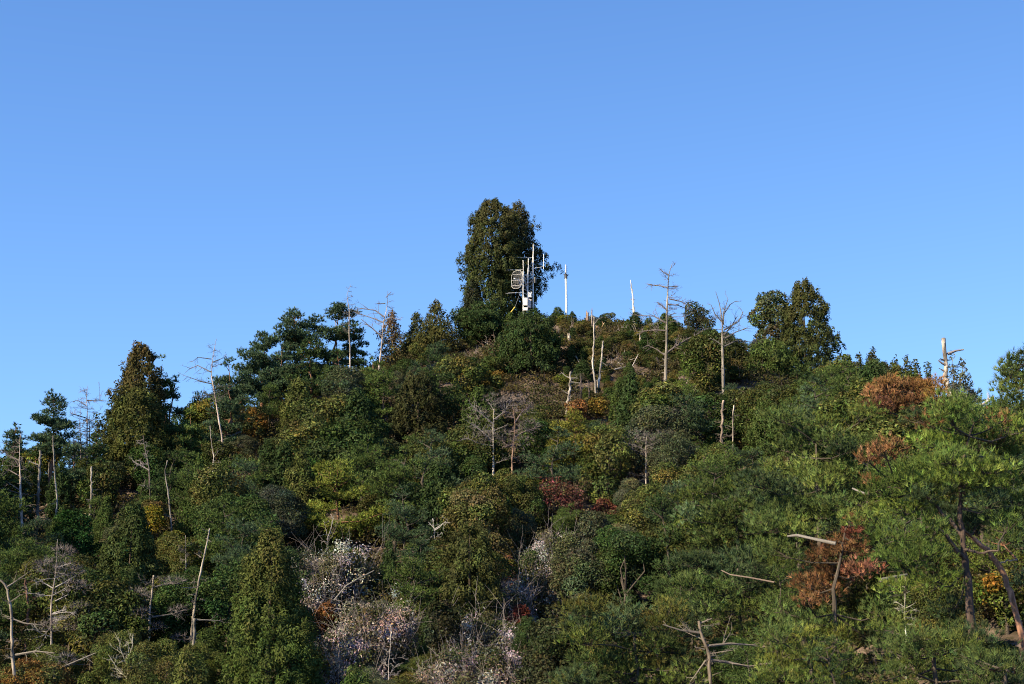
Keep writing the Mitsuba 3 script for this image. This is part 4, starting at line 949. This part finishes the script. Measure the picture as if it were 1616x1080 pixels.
def proto(kind, tone, lod, n):
    """Key of a crown and trunk built once and shared: (crown group, trunk group, height, radius)."""
    k = (kind, tone, lod, n)
    if k in PROTO:
        return PROTO[k]
    s, z = 500 + len(PROTO) * 17, LOD[lod] / 100
    if kind == 'broad':
        h, r = 6.0, 2.7
        leafy = {'dark olive': (1.0, 0.55), 'olive': (1.12, 0.5), 'deep green': (0.82, 0.6), 'grey-green': (0.8, 0.45), 'yellow-green': (1.1, 0.6), 'bronze': (1.0, 0.5), 'green': (0.9, 0.5)}[tone]
        m, t = broadleaf(s, h, r, (0.115 * z + 0.040) * leafy[0], C_[tone], cover=1.5, low=0.08, aspect=leafy[1], mix=(0.12, (0.105, 0.108, 0.036)) if tone in ('olive', 'dark olive') else None)
        mat = 'leaf'
    elif kind == 'cypress':
        h, r = 7.5, 1.9
        m, t = cypress(s, h, r, C_[tone], spray=0.26 * z + 0.02, cover=1.35, shape=0.5 + 0.2 * (n % 2), rough=0.24)
        mat = 'leaf'
    else:
        h, r = 7.0, 2.6
        m, t = pine(s, h, r, np.array(C_[tone]) * 1.18, tuft=0.19 * z + 0.015, blade=0.046 * z + 0.006, dens=34 / z, per=6, pads=15, peak=[0.3, 0.55][n % 2], low=0.25, bark=DARKBARK if tone != 'brown' else REDBARK)
        mat = 'needle'
    g = f'{kind}_{tone}_{lod}_{n}'.replace(' ', '_').replace('-', '_')
    scene['crown_of_' + g] = {'type': 'shapegroup', 'crown': m.ply(mat)}
    scene['trunk_of_' + g] = {'type': 'shapegroup', 'trunk': t.ply('bark', True)}
    PROTO[k] = ('crown_of_' + g, 'trunk_of_' + g, h, r)
    return PROTO[k]


SKY = np.array([(-50, 700), (0, 692), (50, 690), (110, 700), (150, 690), (250, 650), (300, 652), (345, 612), (400, 600), (450, 570), (500, 575), (560, 585), (620, 565), (650, 525), (720, 505), (800, 505), (870, 508), (885, 503), (1000, 512),
                (1060, 512), (1100, 524), (1160, 536), (1200, 530), (1320, 560), (1360, 566), (1400, 570), (1480, 592), (1540, 622), (1575, 636), (1620, 630), (1700, 640)], float)
CLEAR = [(866, 503, 1075, 648)]
LANDMARKS = [('the crimson maple', 884, 775), ('the white-branched dead pine', 775, 690), ('the yellow-green layered tree', 902, 700), ('the bright layered pine', 534, 800), ('the large bright cypress', 420, 940), ('the big rusty-topped cypress', 212, 620),
             ('the silver-leaved shrubs', 560, 930), ('the orange autumn tree', 402, 660), ('the dark rounded cypress', 659, 630), ('the domed cypress below the mast', 838, 560), ('the curved thin snag', 266, 780), ('the leaning snag', 316, 910),
             ('the hazy grey dead pine', 88, 920), ('the tangled dead tree', 32, 750), ('the clearing', 930, 580), ('the fan-branched dead tree', 1141, 550), ('the smooth cypress dome', 1216, 570), ('the rust-needled pine', 1430, 640), ('the big near pine', 1510, 790),
             ('the foreground dead pine', 1110, 1020), ('the rusty pine clumps', 1315, 900), ('the olive-gold tree', 768, 810), ('the grey hazy-twigged tree', 1020, 715), ('the sapling row', 1430, 575), ('the whitest silver shrub', 768, 985), ('the flat-topped skyline pine', 466, 540),
             ('the pale trunk under the pine boughs', 1139, 665), ('the tall white dead tree', 1053, 540), ('the pointed yellow-green conifer', 688, 520)]


def species(x, y, rng):
    u = rng.uniform()
    if x > 1050 and y > 640:
        return 'pine' if u < 0.70 else 'broad' if u < 0.9 else 'cypress'
    if y < 640 and x < 620:
        return 'pine' if u < 0.55 else 'broad' if u < 0.85 else 'cypress'
    if x < 330:
        return 'pine' if u < 0.30 else 'broad' if u < 0.82 else 'cypress'
    if x > 1050:
        return 'pine' if u < 0.30 else 'broad' if u < 0.75 else 'cypress'
    return 'broad' if u < 0.54 else 'pine' if u < 0.80 else 'cypress'


TONES = {'broad': (['dark olive', 'olive', 'deep green', 'grey-green', 'yellow-green', 'bronze'], [0.38, 0.24, 0.18, 0.15, 0.04, 0.01]), 'pine': (['dark green', 'green', 'blue-green', 'bright green'], [0.32, 0.38, 0.24, 0.06]),
         'cypress': (['dark green', 'green', 'olive'], [0.4, 0.35, 0.25])}
WHAT = {'broad': ('broadleaf_tree', 'leafy tree', 'tree', 'leafy trees covering the slope'), 'pine': ('pine_tree', 'pine', 'pine tree', 'pines covering the slope'), 'cypress': ('cypress', 'cypress', 'cypress tree', 'cypresses covering the slope')}
feat = np.array(FEATURED)
spots = []
cells = {}
for _ in range(60000):
    y = math.sqrt(rf.uniform(46**2, 176**2))
    x = rf.uniform(-0.43, 0.43) * y
    p = np.array([x, y, float(ground(x, y))])
    px, py, depth = project(p)
    if not (-60 < px < 1676) or py > 1330:
        continue
    sp = 1.9 + y / 74.0
    if np.any(np.hypot(feat[:, 0] - x, feat[:, 1] - y) < feat[:, 2] + sp * 0.28):
        continue
    ci, cj = int(x // 5), int(y // 5)
    if any((x - a) ** 2 + (y - b) ** 2 < sp * sp for i in (-1, 0, 1) for j in (-1, 0, 1) for a, b in cells.get((ci + i, cj + j), ())):
        continue
    cells.setdefault((ci, cj), []).append((x, y))
    spots.append((p, px, py, depth))
made = []
for p, px, py, depth in spots:
    kind = species(px, py - 4 * F / depth, rf)
    tones, w = TONES[kind]
    tone = tones[rf.choice(len(tones), p=w)]
    if kind == 'pine' and (px < 1000 or py < 640) and tone == 'bright green':
        tone = 'green'
    h = {'broad': rf.uniform(5.4, 8.4), 'pine': rf.uniform(6.0, 9.5), 'cypress': rf.uniform(6.0, 9.5)}[kind]
    in_clear = any(a < px < c and b < py < d + 22 for a, b, c, d in CLEAR)
    if in_clear:
        h = rf.uniform(0.9, 2.0) if rf.uniform() < 0.6 else 0
        kind = 'broad'
        tone = ['olive', 'dark olive', 'bronze', 'yellow-green', 'green'][rf.integers(5)]
    wscale = 1.0
    for _ in range(14):                        # lower it until it neither breaks the skyline nor hides what the photograph shows
        top = project(p + [0, 0, h])[1]
        half = (2.4 if kind != 'cypress' else 1.6) * h / 6 * F / depth
        bad = top < np.min(np.interp(np.linspace(px - half * 0.8, px + half * 0.8, 5), SKY[:, 0], SKY[:, 1]))
        if not bad:
            for a, b, c, d_, dist in KEEP:
                if p[1] < dist and px + half * 0.85 > a and px - half * 0.85 < c and top < d_ - 2 and py > b:
                    bad = True
                    break
        if not bad:
            break
        h *= 0.86
    if bad or h < 0.8:
        continue
    lod = 'far' if p[1] > 115 else 'mid' if p[1] > 80 else 'near'
    made.append((kind, tone, lod, p, h, px, (top + min(py, top + 70)) / 2, half))

count, used = {}, {}
ORD = ['', *(f'{w} ' for w in 'second third fourth fifth sixth seventh eighth ninth tenth eleventh twelfth thirteenth fourteenth fifteenth sixteenth'.split())]
named = []
for n, (kind, tone, lod, p, h, px, cyp, half) in enumerate(made):
    k = min(LANDMARKS, key=lambda q: math.hypot(q[1] - px, q[2] - cyp))
    dx, dy = px - k[1], cyp - k[2]
    rel = ('right of' if dx > 0 else 'left of') if abs(dx) > abs(dy) else ('below' if dy > 0 else 'above')
    named.append((math.hypot(dx, dy), n, k[0], rel))
for dist, n, lm, rel in sorted(named):
    kind, tone, lod, p, h, px, cyp, half = made[n]
    small = h < 3.0
    name, word, cat, group = WHAT[kind] if not small else ('shrub', {'broad': 'low shrub', 'pine': 'small young pine', 'cypress': 'small young cypress'}[kind], 'shrub' if kind == 'broad' else 'sapling', {'broad': 'low shrubs between the trees', 'pine': 'young pines between the trees', 'cypress': 'young cypresses between the trees'}[kind])
    if small and kind != 'broad':
        name = {'pine': 'pine_sapling', 'cypress': 'cypress_sapling'}[kind]
    q = used.get((word, tone, lm, rel), 0)
    used[(word, tone, lm, rel)] = q + 1
    key = thing(name, f'{ORD[min(q, 15)]}{tone} {word} {rel} {lm}' + (', counting outward' if q else ', nearest to it'), cat, group)
    cg, tg, h0, r0 = proto(kind, tone, lod, int(rf.integers(2)) if lod != 'near' else 0)
    sz = h / h0
    sx = np.clip(max(sz * 0.92, 0.52 if not any(a < px < c and b - 5 < cyp < d for a, b, c, d in CLEAR) else 0.25) * rf.uniform(0.9, 1.2), 0.25, 1.4)
    tw = T().translate((p - [0, 0, 0.1]).tolist()).rotate([0, 0, 1], float(rf.uniform(0, 360))).scale([float(sx), float(sx), float(sz)])
    scene[key + '__crown'] = {'type': 'instance', 'to_world': tw, 'group': {'type': 'ref', 'id': cg}}
    scene[key + '__trunk'] = {'type': 'instance', 'to_world': tw, 'group': {'type': 'ref', 'id': tg}}

# the clearing below the summit: low brush, saplings, dead stems and twig heaps
rc = np.random.default_rng(31)
CB = {'olive': 'olive', 'dark olive': 'dark olive', 'bronze': 'bronze', 'deep green': 'deep green', 'yellow-green': 'yellow-green', 'green': 'green'}
SPOTS = [('the radio pole', 893, 490), ('the lowest white snag', 897, 620), ('the crooked slim white trunk', 938, 540), ('the leaning white trunk', 948, 580), ('the pointed snag', 999, 500), ('the tall white dead tree', 1052, 540), ('the fan-branched dead tree', 1141, 560),
         ('the domed cypress below the mast', 838, 560), ('the brown broken stump', 927, 500), ('the square-topped stump', 1011, 536), ('the slanting fallen trunk', 1045, 583), ('the round skyline tree', 1101, 500), ('the orange-yellow tree', 770, 590), ('the orange shrub', 914, 640)]
ORD = ['', *(f'{w} ' for w in 'second third fourth fifth sixth seventh eighth ninth tenth eleventh twelfth thirteenth fourteenth fifteenth sixteenth'.split())]


def where(px, py):
    k = min(SPOTS, key=lambda q: math.hypot(q[1] - px, q[2] - py))
    dx, dy = px - k[1], py - k[2]
    return (('right of ' if dx > 0 else 'left of ') if abs(dx) > abs(dy) else ('below ' if dy > 0 else 'above ')) + k[0]


def count_of(lab):
    n_ = seen_[lab] = seen_.get(lab, -1) + 1
    return ORD[min(n_, 15)] + lab



seen_, taken_ = {}, []
tries = 0
while len(taken_) < 280 and tries < 12000:
    tries += 1
    px, y = rc.uniform(745, 1165), rc.uniform(138, 169)
    if (px < 860 and y > 163) or (775 < px < 892 and y < 151):
        continue
    p = on_ground(px, y)
    gx_, gy_, dep = project(p)
    if not 496 < gy_ < 660 or any(math.hypot(p[0] - a, p[1] - b) < 1.0 for a, b in taken_):
        continue
    if math.hypot(px - 915, (gy_ - 615) * 1.2) < 26 and rc.uniform() < 0.8:
        continue
    hh = rc.uniform(0.8, 2.6)
    over = rc.uniform(2, 20) * (rc.uniform() < 0.45) * (px > 862)
    for _ in range(8):
        top = project(p + [0, 0, hh])[1]
        hw = 0.7 * hh * F / dep
        if any(p[1] < dist and px + hw > a and px - hw < c and top < d_ - 10 and gy_ > b for a, b, c, d_, dist in KEEP if c - a < 40 or d_ < 520) or (top < np.interp(px, SKY[:, 0], SKY[:, 1]) - 3 - over):
            hh *= 0.8
    taken_.append((p[0], p[1]))
    q = rc.uniform()
    tw = T().translate((p - [0, 0, 0.08]).tolist()).rotate([0, 0, 1], float(rc.uniform(0, 360)))
    if q < 0.5:
        tone = ['olive', 'dark olive', 'bronze', 'deep green', 'yellow-green'][rc.integers(5)]
        lab = f'{tone} low shrub {where(px, gy_)} in the clearing'
        key = thing('shrub', count_of(lab), 'shrub', 'low shrubs in the summit clearing')
        cg, tg, h0, r0 = proto('broad', tone, 'far', int(rc.integers(2)))
        tw = tw @ T().scale([hh * 0.19 * float(rc.uniform(0.7, 1.3))] * 2 + [hh / h0])
    elif q < 0.74:
        hh *= 1.35
        tone = ['dark green', 'green'][rc.integers(2)]
        lab = f'{tone} young cypress {where(px, gy_)} in the clearing'
        key = thing('cypress_sapling', count_of(lab), 'sapling', 'young cypresses in the summit clearing')
        cg, tg, h0, r0 = proto('cypress', tone, 'far', int(rc.integers(2)))
        tw = tw @ T().scale([hh * 0.22] * 2 + [hh / h0])
    else:
        lab = f'leafless dead brush {where(px, gy_)} in the clearing'
        key = thing('dead_brush', count_of(lab), 'dead shrub', 'leafless brush in the summit clearing')
        m = Mesh()
        for _ in range(9):
            shoot(m, rc, rc.normal(0, 0.25, 3) * [1, 1, 0], [*rc.normal(0, 0.6, 2), 1.0], hh * rc.uniform(0.5, 0.9), 0.025, np.array([(0.30, 0.26, 0.24), (0.20, 0.14, 0.11), (0.38, 0.34, 0.31)][rc.integers(3)]), 1, 0.35, 4)
        scene[key] = {**m.ply('bark'), 'to_world': tw}
        continue
    scene[key + '__crown'] = {'type': 'instance', 'to_world': tw, 'group': {'type': 'ref', 'id': cg}}
    scene[key + '__trunk'] = {'type': 'instance', 'to_world': tw, 'group': {'type': 'ref', 'id': tg}}

# undergrowth: brush between the trees, nobody could count it
ug = []
for n, base in enumerate([(0.055, 0.058, 0.024), (0.085, 0.074, 0.032), (0.085, 0.076, 0.038)]):
    rng = np.random.default_rng(900 + n)
    c = np.column_stack([rng.normal(0, 0.9, (700, 2)), rng.uniform(0, 1, 700) ** 1.5 * 0.7])
    nr = unit(rng.normal(0, 0.6, (700, 3)) + [0, 0, 0.7])
    m = Mesh().leaves(c, nr, rng.normal(0, 1, (700, 3)), 0.22 * rng.uniform(0.6, 1.3, 700), 0.12, tint(rng, base, 700, 0.3))
    for _ in range(14):
        o = np.append(rng.normal(0, 0.9, 2), 0)
        m.tube([o, o + [*rng.normal(0, 0.25, 2), rng.uniform(0.4, 1.0)]], [0.016, 0.006], TWIG, 3, rng)
    scene[f'brush_{n}'] = {'type': 'shapegroup', 'brush': m.ply('leaf')}
u = 0
for _ in range(3000):
    y = math.sqrt(rf.uniform(48**2, 174**2))
    x = rf.uniform(-0.42, 0.42) * y
    p = np.array([x, y, float(ground(x, y))])
    px, py, depth = project(p)
    open_ = any(a < px < c and b < py < d + 20 for a, b, c, d in CLEAR)
    if rf.uniform() > (0.95 if open_ else 0.6):
        continue
    u += 1
    s = float(rf.uniform(0.8, 1.5)) * (0.72 if open_ else 1.0)
    scene[f'undergrowth__{u:03d}'] = {'type': 'instance', 'to_world': T().translate(p.tolist()).rotate([0, 0, 1], float(rf.uniform(0, 360))).scale(s), 'group': {'type': 'ref', 'id': f'brush_{int(rf.integers(3))}'}}
labels['undergrowth'] = {'label': 'low leafy brush covering the ground between the trees', 'kind': 'stuff', 'category': 'undergrowth'}
print(len(made), 'filler trees', len(scene), 'entries')
